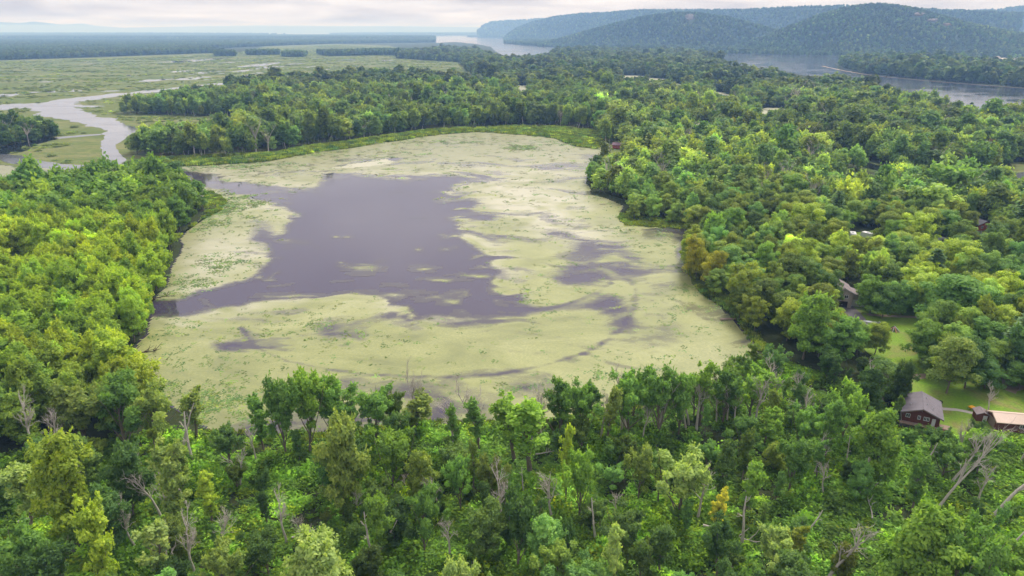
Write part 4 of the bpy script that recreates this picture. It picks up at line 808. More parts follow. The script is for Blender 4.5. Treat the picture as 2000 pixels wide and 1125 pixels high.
live = [q for q in POOL if q['st'] != 'pine']; pines = [q for q in POOL if q['st'] == 'pine']
cand = sorted([q for q in live if q['vis']], key=lambda q: -(q['size'] + (1e6 if q['hero'] else 0)))
CH, ids = cand[:296], set(id(q) for q in cand[:296])
rest = [q for q in live if id(q) not in ids]
SHAPE = {'maple': 'feathery', 'thin': 'slender', 'round': 'round-crowned', 'spread': 'spreading', 'sparse': 'sparse half-bare', 'vase': 'ragged many-stemmed', 'pine': 'layered'}
ORD = 'first second third fourth fifth sixth seventh eighth ninth tenth eleventh twelfth thirteenth fourteenth fifteenth sixteenth seventeenth eighteenth nineteenth twentieth'.split()
ORD += ['%s-%s' % (a, b) for a in ('twenty', 'thirty', 'forty') for b in ORD[:9]]
def place_of(q):
    u, v = q['u'], q['v']
    if u < 420 and v < 900 and not (v > 850 and u > 130): return ('in far grove on left bank' if v < 520 else 'in mid grove on left bank' if v < 680 else 'in near grove on left bank')
    if u > 1330 and v < 800: return ('in far wood right of pond' if v < 540 else 'beside the lawn and houses' if u > 1640 else 'on the right pond shore')
    side = 'left' if u < 560 else 'middle' if u < 1150 else 'right' if u < 1600 else 'far right'
    row = 'shoreline of' if v < 905 else 'back of' if v < 1000 else 'midst of' if v < 1120 else 'lower edge of'
    return '%s near thicket, %s part' % (('along ' if row == 'shoreline of' else 'at ' if 'edge' in row or 'back' in row else 'in ') + row, side)
cells = {}
for q in CH + pines: cells.setdefault((SHAPE[q['st']], q['tn'], place_of(q)), []).append(q)
for (sh, tn, pl), L in cells.items():
    L.sort(key=lambda q: q['u'])
    for i, q in enumerate(L):
        kind = 'pine' if q['st'] == 'pine' else 'tree'
        q['label'] = '%s %s %s %s' % (sh, tn, kind, pl) + ('' if len(L) == 1 else ', %s from left' % ORD[min(i, 46)])
for q in CH + pines:
    st, H0, tm, cm, _ = NEAR[q['pi']]; pine = st == 'pine'
    o = thing('pine_tree' if pine else 'broadleaf_tree', q['label'], 'pine tree' if pine else 'tree', (q['x'], q['y'], 0), q['rot'], 'dark pines among the broadleaf trees' if pine else 'broadleaf trees around the near end of the pond'); o.scale = (q['sx'], q['sx'], q['sz'])
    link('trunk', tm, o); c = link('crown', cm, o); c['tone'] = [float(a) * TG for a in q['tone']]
x, y = grid_pts(atp(FG), 4.6, 0.5); u, v, _ = topx(x, y, np.zeros_like(x)); k = (u > -40) & (u < 2040) & (v < 1180) & (rng.random(len(x)) < 0.16); x, y = x[k], y[k]; k = gapF(x, y); x, y = x[k], y[k]
st_ = tones(len(x), (0.050, 0.086, 0.020), 0.3, 0.3, x, y, 12)
for i in range(len(x)):
    a = rng.uniform(0.14, 0.34); rest.append(dict(x=x[i], y=y[i], sx=a * rng.uniform(0.9, 1.5), sz=a, pi=int(rng.choice(SI['maple'] + SI['vase'])), tone=st_[i], rot=rng.uniform(0, 6.28)))
n = len(rest)
scatter('near_woods', 'crowded green trees behind the nearest trees', 'forest', np.array([(q['x'], q['y'], 0) for q in rest]), np.array([(q['sx'], q['sx'], q['sz']) for q in rest]), np.array([q['rot'] for q in rest]), np.array([q['pi'] for q in rest]), np.array([q['tone'] for q in rest]), 'near')

# dead trees and snags: u, base v, top v, lean (+ right), limbs, broken snag?, label
DEAD = [(1828, 1000, 822, 0.42, 7, 0, 'long pale dead tree leaning right across the lower right thicket'), (1935, 1010, 868, 0.40, 8, 0, 'leaning dead tree with many bare limbs at the right edge'), (1992, 905, 820, 0.2, 6, 0, 'bare dead tree at the right edge in front of the tan-roofed garage'),
        (1612, 1140, 1015, 0.40, 6, 0, 'curved pale dead tree leaning right at the lower right'), (1678, 975, 886, 0.0, 4, 1, 'upright broken snag right of the lower middle'), (1694, 962, 916, 0.5, 2, 1, 'short broken snag leaning right beside the upright one'), (1652, 905, 850, 0.05, 3, 1, 'thin broken snag behind the upright snag'),
        (1475, 835, 735, -0.08, 6, 0, 'thin dead tree on the right shoreline of the near thicket'), (1562, 850, 762, 0.05, 6, 0, 'dead tree with forked top in the thicket left of the brown house'), (1455, 965, 900, 0.0, 4, 1, 'pale snag in the right part of the near thicket'), (1448, 1068, 962, 0.0, 3, 1, 'slender white snag over a fallen trunk at lower right'),
        (985, 1042, 928, 0.02, 9, 0, 'many-limbed dead tree in the middle of the near thicket'), (1022, 962, 912, -0.05, 4, 1, 'dead snag just below the bare-trunked shoreline tree'), (795, 965, 922, 0.0, 8, 0, 'pinkish dead tree with a bare spreading top in the middle thicket'), (560, 1062, 972, 0.05, 10, 0, 'pale dead shrubby tree in the open left clearing'),
        (382, 1130, 1018, 0.10, 9, 0, 'forked dead tree at the bottom left'), (328, 1150, 1045, 0.0, 7, 0, 'dead tree with pale upright limbs at bottom left, left of the forked one'), (735, 1092, 1002, 0.30, 4, 1, 'leaning broken snag low in the middle thicket'), (725, 1085, 1000, -0.1, 2, 1, 'thin snag standing left of the leaning broken snag'),
        (925, 1140, 1092, 0.0, 1, 1, 'short bare snag at the bottom middle'), (1725, 790, 715, 0.05, 14, 0, 'grey dead tree with dense bare branches left of the brown house'), (1926, 812, 758, 0.1, 9, 0, 'dead tree with bare branches beside the tan-roofed garage'), (936, 865, 752, 0.03, 12, 0, 'tall dead tree with upright bare limbs on the near shore'), (815, 845, 715, 0.1, 13, 0, 'dead tree with a fan of bare branches on the near shore'),
        (888, 885, 775, -0.05, 7, 0, 'dead ivy-clad tree left of the tall shoreline dead tree'), (1034, 922, 770, 0.03, 7, 0, 'thick bare-trunked dead tree at the near shore'), (250, 830, 752, -0.15, 8, 0, 'dead tree at the near end of the left grove'), (365, 990, 900, -0.25, 4, 1, 'leaning pale snag in the left part of the near thicket'), (315, 960, 905, 0.0, 3, 1, 'thin snag between two left thicket trees'),
        (470, 950, 880, 0.05, 6, 0, 'small dead tree beside the left clearing'), (690, 1015, 955, 0.3, 6, 0, 'white-limbed dead tree under the olive tree in the middle thicket'), (1255, 860, 790, 0.02, 6, 0, 'thin dead tree on the shore right of the middle'), (1590, 930, 850, 0.1, 5, 0, 'dead tree behind the bright green tree at right'), (1875, 940, 845, 0.12, 5, 0, 'slim dead tree below the brown house'), (1785, 985, 905, 0.05, 4, 1, 'grey snag below the brown house among saplings'),
        (1960, 1080, 1000, 0.35, 4, 1, 'broken leaning snag at the far lower right'), (860, 1000, 930, -0.2, 5, 0, 'crooked dead tree in the middle thicket'), (1205, 1020, 960, 0.0, 5, 0, 'small dead tree right of the columnar ivy-clad tree'), (1560, 1060, 985, 0.3, 3, 1, 'slanting snag in the right thicket')]
wd = random.Random(21)
for k in range(22):
    u = wd.uniform(20, 1985); v = wd.uniform(865, 1090) if u < 1450 else wd.uniform(840, 1090); sn = wd.random() < 0.4
    DEAD.append((u, v, v - wd.uniform(60, 105), wd.uniform(-0.25, 0.35), wd.choice((3, 5, 7, 9)), sn, None))
for k in range(18):
    u = wd.uniform(1000, 1560); v = 858 - (max(0, u - 1100)) * 0.12 + wd.uniform(-6, 16); DEAD.append((u, v, v - wd.uniform(70, 120), wd.uniform(-0.12, 0.16), wd.choice((6, 8, 9)), False, None))
grp = {}
for i, q in enumerate(DEAD):
    if q[6] is None:
        side = 'left' if q[0] < 560 else 'middle' if q[0] < 1150 else 'right' if q[0] < 1600 else 'far right'; row = 'on near shoreline' if q[1] < 905 else 'at thicket back' if q[1] < 1000 else 'low in thicket'
        grp.setdefault((('broken grey snag' if q[5] else 'bare grey dead tree'), row, side), []).append(i)
for (a, b, c), L in grp.items():
    for j, i in enumerate(sorted(L, key=lambda i: DEAD[i][0])): DEAD[i] = DEAD[i][:6] + ('%s %s, %s part%s' % (a, b, c, '' if len(L) == 1 else ', %s from left' % ORD[j]),)
DP = []
for s in range(5): DP.append(('tree', 14.0, gen_dead(1000 + s, 14, 0.0, 0.42, (8, 12, 15, 9, 7)[s])))
for s in range(3): DP.append(('snag', 10.0, gen_dead(1100 + s, 10, 0.0, 0.7, (3, 2, 4)[s], True)))
DM = [(k, h, mesh_np('trunk', a[0], [a[1]], mats=[M['deadwood']]), mesh_np('branches', b[0], [b[1]], mats=[M['deadwood']])) for k, h, (a, b) in DP]
for i, (u, vb, vt, lean, nl, sn, lab) in enumerate(DEAD):
    p, h = height_at(u, vb, vt); D = (DM[5 + i % 3] if sn else DM[2 if nl > 10 else 1 if nl > 8 else (0, 3, 4)[i % 3]])
    o = thing('dead_tree', lab, 'dead tree', (p[0], p[1], 0), 0, 'bare dead trees and snags'); a = h / D[1] * 0.95
    k_ = 0.55 if h > 15 else 1.0; o.scale = (a * k_, a * k_, a); o.rotation_euler = (0, math.atan(lean), i * 1.3 if abs(lean) < 0.01 else 0)
    link('trunk', D[2], o); link('branches', D[3], o)

# undergrowth in the near thicket, sedge tufts, lily pads
x, y = grid_pts(atp([(-330, 940), (100, 880), (340, 842), (480, 858), (830, 834), (1005, 836), (1250, 795), (1440, 738), (1500, 700), (1700, 760), (1752, 842), (2000, 860), (2330, 900), (2600, 1300), (-600, 1300)]), 0.86, 0.5)
u, v, _ = topx(x, y, np.zeros_like(x)); k = (u > -60) & (u < 2060) & (v < 1180); x, y = x[k], y[k]
pt = fbm(x / 7, y / 7, 91, 4); k = rng.random(len(x)) > sst(0.55, 0.64, pt) * 0.92; x, y, pt = x[k], y[k], pt[k]; n = len(x)
t = tones(n, (0.046, 0.096, 0.012), 0.26, 0.32, x, y, 10); t *= np.exp((fbm(x / 3, y / 3, 99, 3) - 0.5) * 1.6)[:, None]; hh = fbm(x / 5, y / 5, 95, 4)
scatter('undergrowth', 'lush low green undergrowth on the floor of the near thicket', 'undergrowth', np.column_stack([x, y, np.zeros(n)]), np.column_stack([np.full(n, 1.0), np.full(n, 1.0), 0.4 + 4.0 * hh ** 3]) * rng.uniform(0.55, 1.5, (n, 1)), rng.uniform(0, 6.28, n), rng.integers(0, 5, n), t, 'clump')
X_, Y_, S_ = [], [], []
for k_, P in enumerate(SEDGE):
    x, y = grid_pts(atp(P), 1.7 if k_ == 0 else 1.1, 0.5); X_.append(x); Y_.append(y); S_.append(np.full(len(x), 1.5 if k_ == 0 else 0.85))
x, y = grid_pts(atp([(395, 846), (480, 858), (560, 868), (830, 834), (1005, 838), (1250, 800), (1250, 792), (1005, 829), (830, 825), (560, 858), (480, 848), (410, 838)]), 0.7, 0.5); X_.append(x); Y_.append(y); S_.append(np.full(len(x), 0.75))
x, y, s = map(np.concatenate, (X_, Y_, S_)); k = rng.random(len(x)) < sst(0.38, 0.55, fbm(x / 8, y / 5, 61, 4)) + 0.12; x, y, s = x[k], y[k], s[k]; n = len(x)
scatter('sedge', 'green sedge and grass tufts along the pond edge', 'grass', np.column_stack([x, y, np.full(n, 0.1)]), s * rng.uniform(0.6, 1.3, n), rng.uniform(0, 6.28, n), rng.integers(0, 3, n), tones(n, (0.076, 0.100, 0.022), 0.3, 0.35, x, y, 12), 'tuft')
x, y = grid_pts(atp([(-100, 330), (-100, 122), (200, 115), (380, 108), (640, 88), (760, 92), (900, 122), (905, 142), (430, 176), (225, 222), (450, 232), (500, 262), (262, 302), (330, 312), (240, 322)]), 5.5, 0.5)
pn = fbm(x / 55, y / 30, 63, 5); k = (rng.random(len(x)) < sst(0.52, 0.68, pn) * 0.5 + 0.03)
for C_, w_ in [(CH_MAIN, 24), ([(-150, 222), (-20, 211), (40, 207), (110, 203)], 34), ([(-150, 285), (-20, 302), (20, 310), (90, 322), (160, 329), (235, 330)], 9), ([(205, 262), (150, 266), (100, 271), (55, 280), (22, 289), (5, 297), (-60, 300)], 9)]: k &= dseg(atp(C_), x, y, False) > w_
x, y = x[k], y[k]; n = len(x)
scatter('marsh_reeds', 'low clumps of reeds and willow scrub over the marsh', 'reeds', np.column_stack([x, y, np.zeros(n)]), np.column_stack([rng.uniform(1.6, 3.4, n)] * 2 + [rng.uniform(0.5, 1.9, n)]), rng.uniform(0, 6.28, n), rng.integers(0, 5, n), tones(n, (0.070, 0.082, 0.026), 0.3, 0.3, x, y, 60), 'clump')
N_ = 60000; x = rng.uniform(-230, 200, N_ * 4); y = 124 * (5.0 ** rng.random(N_ * 4)); k = inpoly(pond_w, x, y); x, y = x[k], y[k]
c_, _, u, v, _ = pond_cov(x, y); dn = np.full(len(x), 0.035)
for cu, cv, a, b, k_ in [(455, 405, 60, 26, 0.9), (420, 440, 60, 14, 0.6), (440, 520, 44, 18, 0.6), (380, 560, 46, 26, 0.55), (330, 570, 40, 20, 0.4), (410, 790, 90, 40, 0.85), (340, 770, 60, 40, 0.6), (470, 760, 80, 26, 0.4), (350, 660, 60, 40, 0.22), (520, 640, 120, 40, 0.10), (650, 640, 50, 40, 0.30), (1020, 288, 30, 6, 0.9), (880, 276, 100, 6, 0.3), (1120, 280, 60, 10, 0.3), (1350, 550, 26, 50, 0.5), (1380, 590, 40, 30, 0.45),
                         (1320, 620, 50, 40, 0.2), (1180, 320, 20, 14, 0.3), (1230, 450, 50, 14, 0.3), (1300, 455, 40, 10, 0.25), (1050, 580, 60, 40, 0.16), (1130, 535, 50, 26, 0.22), (1020, 757, 50, 10, 0.3), (700, 300, 160, 10, 0.2), (470, 325, 120, 10, 0.35), (300, 328, 100, 12, 0.45), (880, 800, 20, 10, 0.3), (1210, 730, 60, 16, 0.3), (420, 700, 40, 20, 0.2)]:
    dn = np.maximum(dn, k_ * np.exp(-(((u - cu) / a) ** 2 + ((v - cv) / b) ** 2)))
dn = dn * np.clip(0.2 + 3.4 * (fbm(x / 7, y / 5, 97, 4) - 0.36), 0, 1.5) * sst(0.15, 0.35, c_)
k = rng.random(len(x)) < dn * 1.05; x, y = x[k], y[k]; n = len(x); D = np.hypot(x, y)
scatter('lily_pads', 'dark green lily pads scattered over the duckweed', 'lily pads', np.column_stack([x, y, np.full(n, 0.08)]), rng.uniform(0.45, 1.1, n) * np.clip(D / 260, 0.75, 1.6), rng.uniform(0, 6.28, n), rng.integers(0, 4, n), tones(n, (0.036, 0.060, 0.014), 0.25, 0.3), 'pad')

# ------------------------------------------------------------------ buildings near the pond
def window(parent, x, y, z, w, h, axis, frame=True):
    """axis 'y-': on a wall facing -y; 'x+': facing +x ..."""
    s = -1 if '-' in axis else 1
    def bb(d0, d1, a0, a1, z0, z1):
        lo, hi = min(s * d0, s * d1), max(s * d0, s * d1); m_ = MB()
        return m_.box(x + a0, x + a1, y + lo, y + hi, z0, z1) if axis[0] == 'y' else m_.box(x + lo, x + hi, y + a0, y + a1, z0, z1)
    o = bb(0.0, 0.02, -w / 2, w / 2, z, z + h).build('window', M['glass'], parent)
    fr = MB()
    for (a0, a1, z0, z1) in [(-w / 2 - 0.10, -w / 2, z - 0.1, z + h + 0.1), (w / 2, w / 2 + 0.10, z - 0.1, z + h + 0.1), (-w / 2, w / 2, z + h, z + h + 0.1), (-w / 2, w / 2, z - 0.1, z), (-0.04, 0.04, z, z + h)]:
        q = bb(0.0, 0.07, a0, a1, z0, z1); fr.add(q.v, q.f)
    fr.build('window_frame', M['white'], o); return o
def gable_house(name, label, cat, loc, rz, W, L, h, rise, wall, roof, z0=0.0, over=0.5, group=None, trim=None, thick=0.14):
    o = thing(name, label, cat, (loc[0], loc[1], 0), rz, group)
    w2, l2 = W / 2, L / 2
    MB().prism([(-w2, z0), (w2, z0), (w2, z0 + h), (0, z0 + h + rise), (-w2, z0 + h)], -l2, l2).build('wall', wall, o)
    k = rise / w2; e = w2 + over; ze = z0 + h - k * over; zr = z0 + h + rise; t = thick
    rf = MB().prism([(-e, ze + 0.03), (0, zr + 0.03), (e, ze + 0.03), (e, ze + 0.03 + t), (0, zr + 0.03 + t), (-e, ze + 0.03 + t)], -l2 - over, l2 + over).build('roof', roof, o)
    MB().prism([(-0.16, zr + t - 0.02), (0, zr + t + 0.09), (0.16, zr + t - 0.02)], -l2 - over - 0.01, l2 + over + 0.01).build('ridge_cap', roof, rf)
    if trim:
        for s in (-1, 1):
            MB().prism([(-e, ze - 0.12), (0, zr - 0.12), (e, ze - 0.12), (e, ze + 0.028), (0, zr + 0.028), (-e, ze + 0.028)], s * (l2 + over) - 0.04, s * (l2 + over) + 0.04).build('barge_board', trim, rf)
    return o
# brown house on a raised base
hp = (at(1756, 802, 4)[:2] + at(1842, 820, 4)[:2] + at(1770, 770, 4)[:2] + at(1834, 774, 4)[:2]) / 4
fl, fr_ = at(1756, 802, 4), at(1842, 820, 4); rzh = math.atan2(fr_[1] - fl[1], fr_[0] - fl[0])
h1 = gable_house('house', 'red-brown wooden house with a grey shingle roof beside the near thicket', 'house', hp, rzh, 8.2, 9.0, 2.6, 1.5, M['wall_red'], M['roof_grey'], 1.5, 0.75, None, M['wood']); h1.scale = (0.83, 0.83, 0.9)
MB().box(-4.0, 4.0, -4.4, 4.4, -0.2, 1.49).build('foundation', M['concrete'], h1)
for k in range(28):
    x = -3.95 + k * 0.2926
    MB().box(x - 0.03, x + 0.03, -4.55, -4.503, 1.5, 4.05 + 1.3 * (1 - abs(x) / 4.1)).build('batten', M['wall_red'], h1)
for x in (-3.0, -0.5, 0.85, 1.5): window(h1, x, -4.56, 2.7, 0.8 if x < -1 else 0.5, 0.8, 'y-')
d = MB().box(2.4, 3.2, -4.62, -4.56, 1.55, 3.5).build('door', M['white'], h1); MB().box(3.05, 3.12, -4.68, -4.62, 2.45, 2.55).build('handle', M['metal'], d)
dk = MB().box(-4.6, 3.6, -6.0, -4.62, 1.36, 1.48).build('deck', M['wood'], h1)
for x in (-4.5, -2.5, -0.5, 1.5, 3.5): MB().box(x - 0.07, x + 0.07, -5.98, -5.84, -0.1, 1.358).build('post', M['wood'], dk)
st = MB()
for k in range(7): st.box(3.7, 5.0, -5.9 - 0.28 * k, -5.62 - 0.28 * k, 1.25 - 0.2 * k, 1.32 - 0.2 * k)
st.build('staircase', M['wood_red'], h1)
for x in (3.66, 5.04): MB().prism([(-5.6, 2.3), (-7.7, 0.8), (-7.7, 0.7), (-5.6, 2.2)], x - 0.04, x + 0.04, 'x').build('handrail', M['wood_red'], h1)
for (x, y) in ((-2.6, -2.2), (1.0, 2.2), (1.0, -1.5), (2.3, -2.6)):
    zr = 1.5 + 2.6 + 1.5 - abs(x) * 1.5 / 4.1; MB().tube([(x, y, zr), (x, y, zr + 0.55)], 0.11, 8).build('vent_pipe', M['white'], h1)
lt = MB().tube([(-0.15, -4.62, 4.9), (-0.15, -4.8, 4.95)], 0.12, 8).build('lamp', M['white'], h1)
MB().box(4.6, 7.0, -3.6, -1.2, -0.1, 1.0).build('side_deck', M['wood'], h1)
tr_ = at(1836, 791); o = thing('tyre', 'black tyre leaning by the brown house corner', 'tyre', (tr_[0] + 0.3, tr_[1] + 0.5, 0.45), rzh)
th = np.linspace(0, 2 * math.pi, 15); MB().tube([(math.cos(a) * 0.36, 0, math.sin(a) * 0.36) for a in th], 0.12, 6).build('tread', M['black'], o)
# garage with tan roof, small shed, yellow barrow
gp = at(1968, 826); g1 = gable_house('garage', 'dark red garage with a pale tan roof at the right edge', 'garage', (107.4, 127.2), R(-100), 4.4, 7.6, 2.3, 0.9, M['wall_red'], M['roof_tan'], 0, 0.4, None, M['wall_tan'])
MB().box(-1.3, 1.3, -3.86, -3.8, 0.02, 2.0).build('garage_door', M['wood'], g1); window(g1, 2.2, 1.0, 1.1, 0.8, 0.7, 'x+')
sp = at(1913, 818); s1 = gable_house('shed', 'small dark red shed with white door left of the garage', 'shed', sp, R(-15), 2.2, 2.4, 1.7, 0.5, M['wall_red'], M['roof_brown'], 0, 0.25)
d = MB().box(0.1, 0.9, -1.26, -1.2, 0.02, 1.5).build('door', M['white'], s1); MB().box(0.75, 0.82, -1.31, -1.26, 0.7, 0.8).build('handle', M['metal'], d)
yp = at(1897, 800); o = thing('wheelbarrow', 'yellow wheelbarrow on the grass beside the path', 'wheelbarrow', (yp[0], yp[1], 0), 0.4)
MB().add([(-0.5, -0.35, 0.4), (0.35, -0.3, 0.4), (0.35, 0.3, 0.4), (-0.5, 0.35, 0.4), (-0.75, -0.5, 0.85), (0.65, -0.45, 0.75), (0.65, 0.45, 0.75), (-0.75, 0.5, 0.85)], [(0, 1, 2, 3), (0, 4, 5, 1), (1, 5, 6, 2), (2, 6, 7, 3), (3, 7, 4, 0)]).build('tray', M['yellow'], o)
MB().tube([(0.62, -0.06, 0.22), (0.62, 0.06, 0.22)], 0.21, 12).build('wheel', M['black'], o)
for s in (-1, 1): MB().tube([(0.62, s * 0.1, 0.22), (-0.4, s * 0.3, 0.38), (-1.2, s * 0.34, 0.6)], 0.025, 5).build('handle', M['wood'], o); MB().tube([(-0.35, s * 0.3, 0.38), (-0.4, s * 0.3, 0.0)], 0.025, 5).build('leg', M['metal'], o)
# beige house with garage under, drive
b0 = at(1641, 602); rz2 = R(-12)
h2 = gable_house('house', 'beige two-storey gabled house at the head of the asphalt drive', 'house', (b0[0] + 1.4, b0[1] + 4.5), rz2, 5.6, 8.0, 4.9, 1.5, M['wall_beige'], M['roof_brown'], 0, 0.45, None, M['white'])
for x in (-1.5, 0.9): window(h2, x, -4.02, 3.2, 0.9, 0.9, 'y-')
d = MB().box(-2.0, 1.6, -4.05, -4.0, 0.02, 2.1).build('garage_door', M['black'], h2); MB().box(-0.2, 0.2, -4.1, -4.05, 0.9, 1.0).build('handle', M['metal'], d)
MB().prism([(2.81, 0.0), (7.4, 0.0), (7.4, 2.9), (2.81, 4.3)], -2.2, 3.4).build('side_wing', M['wall_beige'], h2)
MB().prism([(2.81, 4.34), (7.8, 2.83), (7.8, 2.95), (2.81, 4.5)], -2.6, 3.8).build('wing_roof', M['roof_brown'], h2)
d = MB().box(3.4, 6.8, -2.27, -2.2, 0.02, 2.2).build('garage_door', M['white'], h2); MB().box(4.9, 5.3, -2.32, -2.27, 0.9, 1.0).build('handle', M['metal'], d)
MB().box(-2.2, -1.5, 1.0, 1.7, 5.0, 7.4).build('chimney', M['concrete'], h2)
# red cabin on posts in the wood, cabin on the far shore
rp = at(1908, 456); c1 = gable_house('cabin', 'red cabin on white posts with dark roof in the right wood', 'cabin', rp, R(14), 7.0, 6.0, 2.6, 1.3, M['wall_cabin'], M['roof_dark'], 2.2, 0.6)
for x in (-3.2, -1.1, 1.1, 3.2):
    for y in (-2.8, 2.8): MB().box(x - 0.12, x + 0.12, y - 0.12, y + 0.12, -0.1, 2.198).build('post', M['white'], c1)
for x in (-1.6, 1.4): window(c1, x, -3.02, 3.2, 0.9, 0.9, 'y-')
cp = at(1206, 290); c2 = gable_house('cabin', 'small red cabin with mauve roof on the far right pond shore', 'cabin', cp, R(62), 4.6, 6.2, 2.6, 1.2, M['wall_cabin'], M['roof_mauve'], 0.3, 0.6, None, M['wood'])
d = MB().box(2.3, 2.36, -0.5, 0.5, 0.32, 2.3).build('door', M['wood'], c2); window(c2, 2.32, -1.9, 1.2, 1.0, 0.9, 'x+'); window(c2, 0, -3.12, 1.2, 1.0, 0.9, 'y-')
# campers
def camper(label, u, v, rz, L=5.2):
    p = at(u, v); o = thing('camper', label, 'camper', (p[0], p[1], 0), rz, 'white campers parked in the wood')
    prof = [(-L / 2, 0.55), (L / 2 - 0.5, 0.55), (L / 2, 0.95), (L / 2 + 0.05, 1.9), (L / 2 - 0.35, 2.55), (-L / 2 + 0.3, 2.65), (-L / 2, 2.4)]
    MB().prism(prof, -1.15, 1.15).build('body', M['white'], o)
    MB().box(-0.7, 0.5, -1.18, -1.152, 1.35, 1.95).build('window', M['glass'], o); MB().box(1.2, 1.85, -1.18, -1.152, 0.62, 2.2).build('door', M['wall_beige'], o); MB().box(-L / 2 - 0.03, -L / 2 - 0.002, -0.6, 0.6, 1.4, 2.0).build('window', M['glass'], o)
    for s in (-1.1, 0.95): MB().tube([(-0.4, s, 0.35), (-0.4, s + 0.15, 0.35)], 0.35, 12).build('wheel', M['black'], o)
    MB().tube([(L / 2 - 0.4, 0, 0.5), (L / 2 + 1.1, 0, 0.5)], 0.06, 6).build('hitch', M['metal'], o); MB().box(-0.3, 0.4, -0.35, 0.35, 2.62, 2.85).build('roof_vent', M['white'], o)
camper('white camper nearer the yellow-green tree, left of the pair', 1664, 466, R(70)); camper('white camper at the right of the pair in the wood', 1694, 466, R(125)); camper('white camper standing alone below the red cabin', 1834, 476, R(20), 4.4)
# things on the lawn
p = at(1700, 630); o = thing('rowing_boat', 'upturned pale rowing boat beside the asphalt drive', 'boat', (p[0], p[1], 0), R(-22))
secs = []; 
for s in np.linspace(-1, 1, 9):
    w = 0.62 * (1 - abs(s) ** 2.6) + 0.02; hh = 0.48 * (1 - 0.35 * abs(s) ** 2)
    secs.append([(s * 2.1, w * math.cos(a), hh * max(0, math.sin(a)) ** 0.7 + 0.02) for a in np.linspace(0, math.pi, 7)])
v = [q for r_ in secs for q in r_]; f = [(i * 7 + j, i * 7 + j + 1, i * 7 + 8 + j, i * 7 + 7 + j) for i in range(8) for j in range(6)]
MB().add(v, f).build('hull', M['metal'], o); MB().box(-1.9, 1.9, -0.03, 0.03, 0.44, 0.54).build('keel', M['metal'], o)
p = at(1717, 632); o = thing('bucket', 'white bucket at the foot of the lawn tree', 'bucket', (p[0], p[1], 0)); MB().tube([(0, 0, 0), (0, 0, 0.5)], [0.22, 0.3], 10).build('body', M['white'], o); MB().tube([(-0.3, 0, 0.5), (-0.2, 0, 0.72), (0.2, 0, 0.72), (0.3, 0, 0.5)], 0.02, 4).build('handle', M['metal'], o)
p = at(1745, 646); wr = random.Random(3)
o = thing('bonfire_heap', 'heap of boards and brush piled on the lawn', 'bonfire heap', (p[0], p[1], 0))
for k in range(16):
    a = k * 0.39 + wr.uniform(-0.2, 0.2); r0 = wr.uniform(0.9, 1.7); MB().tube([(math.cos(a) * r0, math.sin(a) * r0, 0.02), (math.cos(a) * 0.1, math.sin(a) * 0.1, wr.uniform(0.9, 1.5))], wr.uniform(0.07, 0.14), 4).build('board', M[('salmon', 'wood', 'white', 'black')[k % 4]], o)
p = at(1927, 640); o = thing('yard_lamp', 'white yard lamp post in the shade right of the lawn', 'lamp post', (p[0], p[1], 0)); MB().tube([(0, 0, -0.2), (0, 0, 3.6)], 0.09, 8).build('post', M['metal'], o); MB().prism([(-0.75, 3.55), (0.75, 3.55), (0.5, 3.95), (-0.5, 3.95)], -0.3, 0.3).build('lamp_head', M['white'], o)
p = at(1425, 625); o = thing('dock', 'short brown plank dock on the right pond shore', 'dock', (p[0], p[1], 0), R(5))
for k in range(9): MB().box(-2.8 + k * 0.6, -2.25 + k * 0.6, -0.55, 0.55, 0.38, 0.44).build('plank', M['wood'], o)
for x in (-2.6, 0, 2.3):
    for y in (-0.5, 0.5): MB().tube([(x, y, -0.3), (x, y, 0.375)], 0.07, 6).build('post', M['wood'], o)
# fallen logs, half-sunken boughs
def log(name, label, u, v, L, rz, mat, nb=4, seed=0):
    p = at(u, v); o = thing(name, label, 'log', (p[0], p[1], 0), rz, 'fallen trunks and boughs'); q = np.random.default_rng(seed); r = 0.05 + L * 0.02
    P = path((-L / 2, 0, 0.35 + r), (1, 0, 0.06), L, q, 6, 0.02, 0.05); v_, f_ = tube_np(P, np.linspace(1, 0.3, 7) * r, 7); link('trunk', mesh_np('log_trunk', v_, [f_], mats=[mat]), o)
    for i in range(nb):
        s = q.uniform(0.35, 1) * 6; c = np.array([np.interp(s, range(7), P[:, a]) for a in range(3)]); Pb = path(c, (0.7, q.normal() * 0.8, abs(q.normal()) * 0.7 + 0.1), L * q.uniform(0.2, 0.4), q, 4, 0.05, 0.15); v_, f_ = tube_np(Pb, np.linspace(1, 0.3, 5) * r * 0.45, 4); link('branch', mesh_np('bough', v_, [f_], mats=[mat]), o)
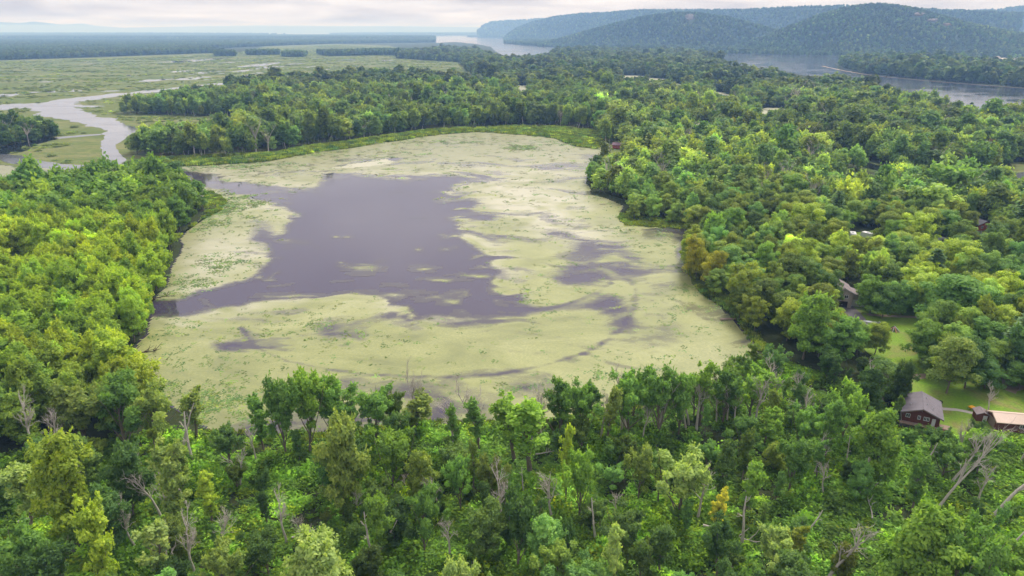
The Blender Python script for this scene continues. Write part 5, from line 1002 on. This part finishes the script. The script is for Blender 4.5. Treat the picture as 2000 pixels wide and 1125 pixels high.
for i, a in enumerate([('fallen_log', 'dark brush of fallen trunks under the dense shoreline trees', 565, 892, 6, 0.6, 'wetwood', 7), ('fallen_log', 'fallen grey trunk across the left clearing', 540, 905, 5, -0.3, 'deadwood', 3), ('fallen_log', 'pale fallen trunk below the slender white snag', 1425, 1048, 9, -0.5, 'deadwood', 5), ('fallen_log', 'fallen log in grass at the lower right corner', 1895, 1085, 5, -0.35, 'wetwood', 1), ('fallen_log', 'fallen branches at the foot of the bare shoreline trunk', 1065, 890, 4, 0.1, 'deadwood', 5),
                            ('fallen_log', 'fallen boughs beside the pale dead shrubby tree', 600, 1045, 5, 0.5, 'deadwood', 6), ('fallen_log', 'thin fallen trunk at the bottom left', 90, 1010, 8, 0.5, 'deadwood', 2), ('sunken_bough', 'dark bare boughs dipping into the pond at the left grove', 268, 690, 9, 0.35, 'wetwood', 9), ('sunken_bough', 'half-sunken bough on the duckweed near the left grove', 275, 748, 7, 0.05, 'wetwood', 6), ('sunken_bough', 'brown leaning stem at the tip of the far left grove', 408, 412, 8, 0.7, 'wetwood', 4), ('sunken_bough', 'low bough over open water at the dark reflection', 318, 585, 7, 0.2, 'wetwood', 5),
                            ('fallen_log', 'tangle of fallen wood beside the upright snag', 1700, 1000, 5, 1.2, 'deadwood', 6), ('fallen_log', 'fallen trunk under the right shoreline trees', 1425, 790, 7, 0.5, 'wetwood', 4)]): log(a[0], a[1], a[2], a[3], a[4], a[5], M[a[6]], a[7], 40 + i)
# settlement at the foot of the bluffs
FH = [(1462, 104, 16, 'white'), (1535, 105.5, 18, 'white'), (1603, 103.5, 14, 'white'), (1616, 104.5, 16, 'white'), (1680, 107, 14, 'white'), (1722, 106, 18, 'tan'), (1790, 108, 14, 'tan'), (1862, 108.5, 24, 'tan'), (1832, 113, 12, 'white'), (1862, 129, 18, 'white'), (1912, 117, 16, 'white'), (1932, 119, 18, 'tan'), (1948, 116, 14, 'white'), (1976, 118, 16, 'white'), (1992, 119, 18, 'white'), (1962, 133, 14, 'white'), (1985, 136, 16, 'white'), (1342, 101, 16, 'white'), (1150, 98.5, 22, 'white'), (1180, 97.5, 18, 'tan')]
for i, (u, v, w, c) in enumerate(FH):
    p = at(u, v); gable_house('far_house', '%s house at the foot of the bluffs, %s from left' % ('white' if c == 'white' else 'tan', ORD[sum(1 for q in FH if q[3] == c and q[0] < u)]), 'house', p, R((i * 47) % 60 - 30), w * 0.8, w, 5.0, 3.0, M['wall_' + c], M['roof_tan' if i % 3 == 0 else 'roof_brown'], 0.3, 0.6, 'houses at the foot of the bluffs')
# cliffs on the bluffs
for i, ((cu, cv, a, b), Vb, lab) in enumerate(zip(CLIFF, (B[2], B[1], B[1], B[1]), ('tan rock face high on the long bluff', 'upper rock outcrop on the wooded spur', 'middle rock outcrop on the wooded spur', 'lowest rock outcrop on the wooded spur'))):
    P = Vb[:, :27].reshape(-1, 3); pu, pv, pf = topx(P[:, 0], P[:, 1], P[:, 2]); j = np.argmin((pu - cu) ** 2 + ((pv - cv) * 2) ** 2); c = P[j]; sc = pf[j] / FPX
    n_ = 13; us = np.linspace(-1, 1, n_); zs = np.linspace(-1, 1, 7); gx, gz = np.meshgrid(us, zs); q = np.random.default_rng(i)
    e = np.sqrt(np.clip(1 - gz ** 2, 0, 1)); x = gx * (0.35 + 0.65 * e) * a * sc * (0.55 + 0.75 * q.random(gx.shape)); z = gz * b * 0.8 * sc * (0.6 + 0.8 * q.random((1, n_))); y = -10 * (1 - gx ** 2) * e - q.random(gx.shape) * 7 - z * -0.6
    id_ = np.arange(gx.size).reshape(gx.shape); F = np.stack([id_[:-1, :-1], id_[:-1, 1:], id_[1:, 1:], id_[1:, :-1]], -1).reshape(-1, 4)
    o = link('rock_outcrop', mesh_np('rock_outcrop', np.stack([x, y, z], -1).reshape(-1, 3), [F], mats=[M['rock']]), None, (c[0], c[1], c[2])); tag(o, lab, 'cliff', 'rock outcrops on the bluffs')

# ------------------------------------------------------------------ haze
m = bpy.data.materials.new('haze'); m.use_nodes = True; t = m.node_tree; t.nodes.clear(); mo = t.nodes.new('ShaderNodeOutputMaterial'); pv_ = t.nodes.new('ShaderNodeVolumePrincipled')
pv_.inputs['Absorption Color'].default_value = (1, 1, 1, 1); pv_.inputs['Color'].default_value = (0.31, 0.56, 1.0, 1); pv_.inputs['Density'].default_value = 1.55e-4; pv_.inputs['Anisotropy'].default_value = 0.0; t.links.new(pv_.outputs[0], mo.inputs['Volume'])
hz = MB().box(-30000, 30000, -500, 32000, -3.5, 232).build('haze', m); tag(hz, 'thin blue-grey haze over the whole valley', 'haze', kind='stuff')
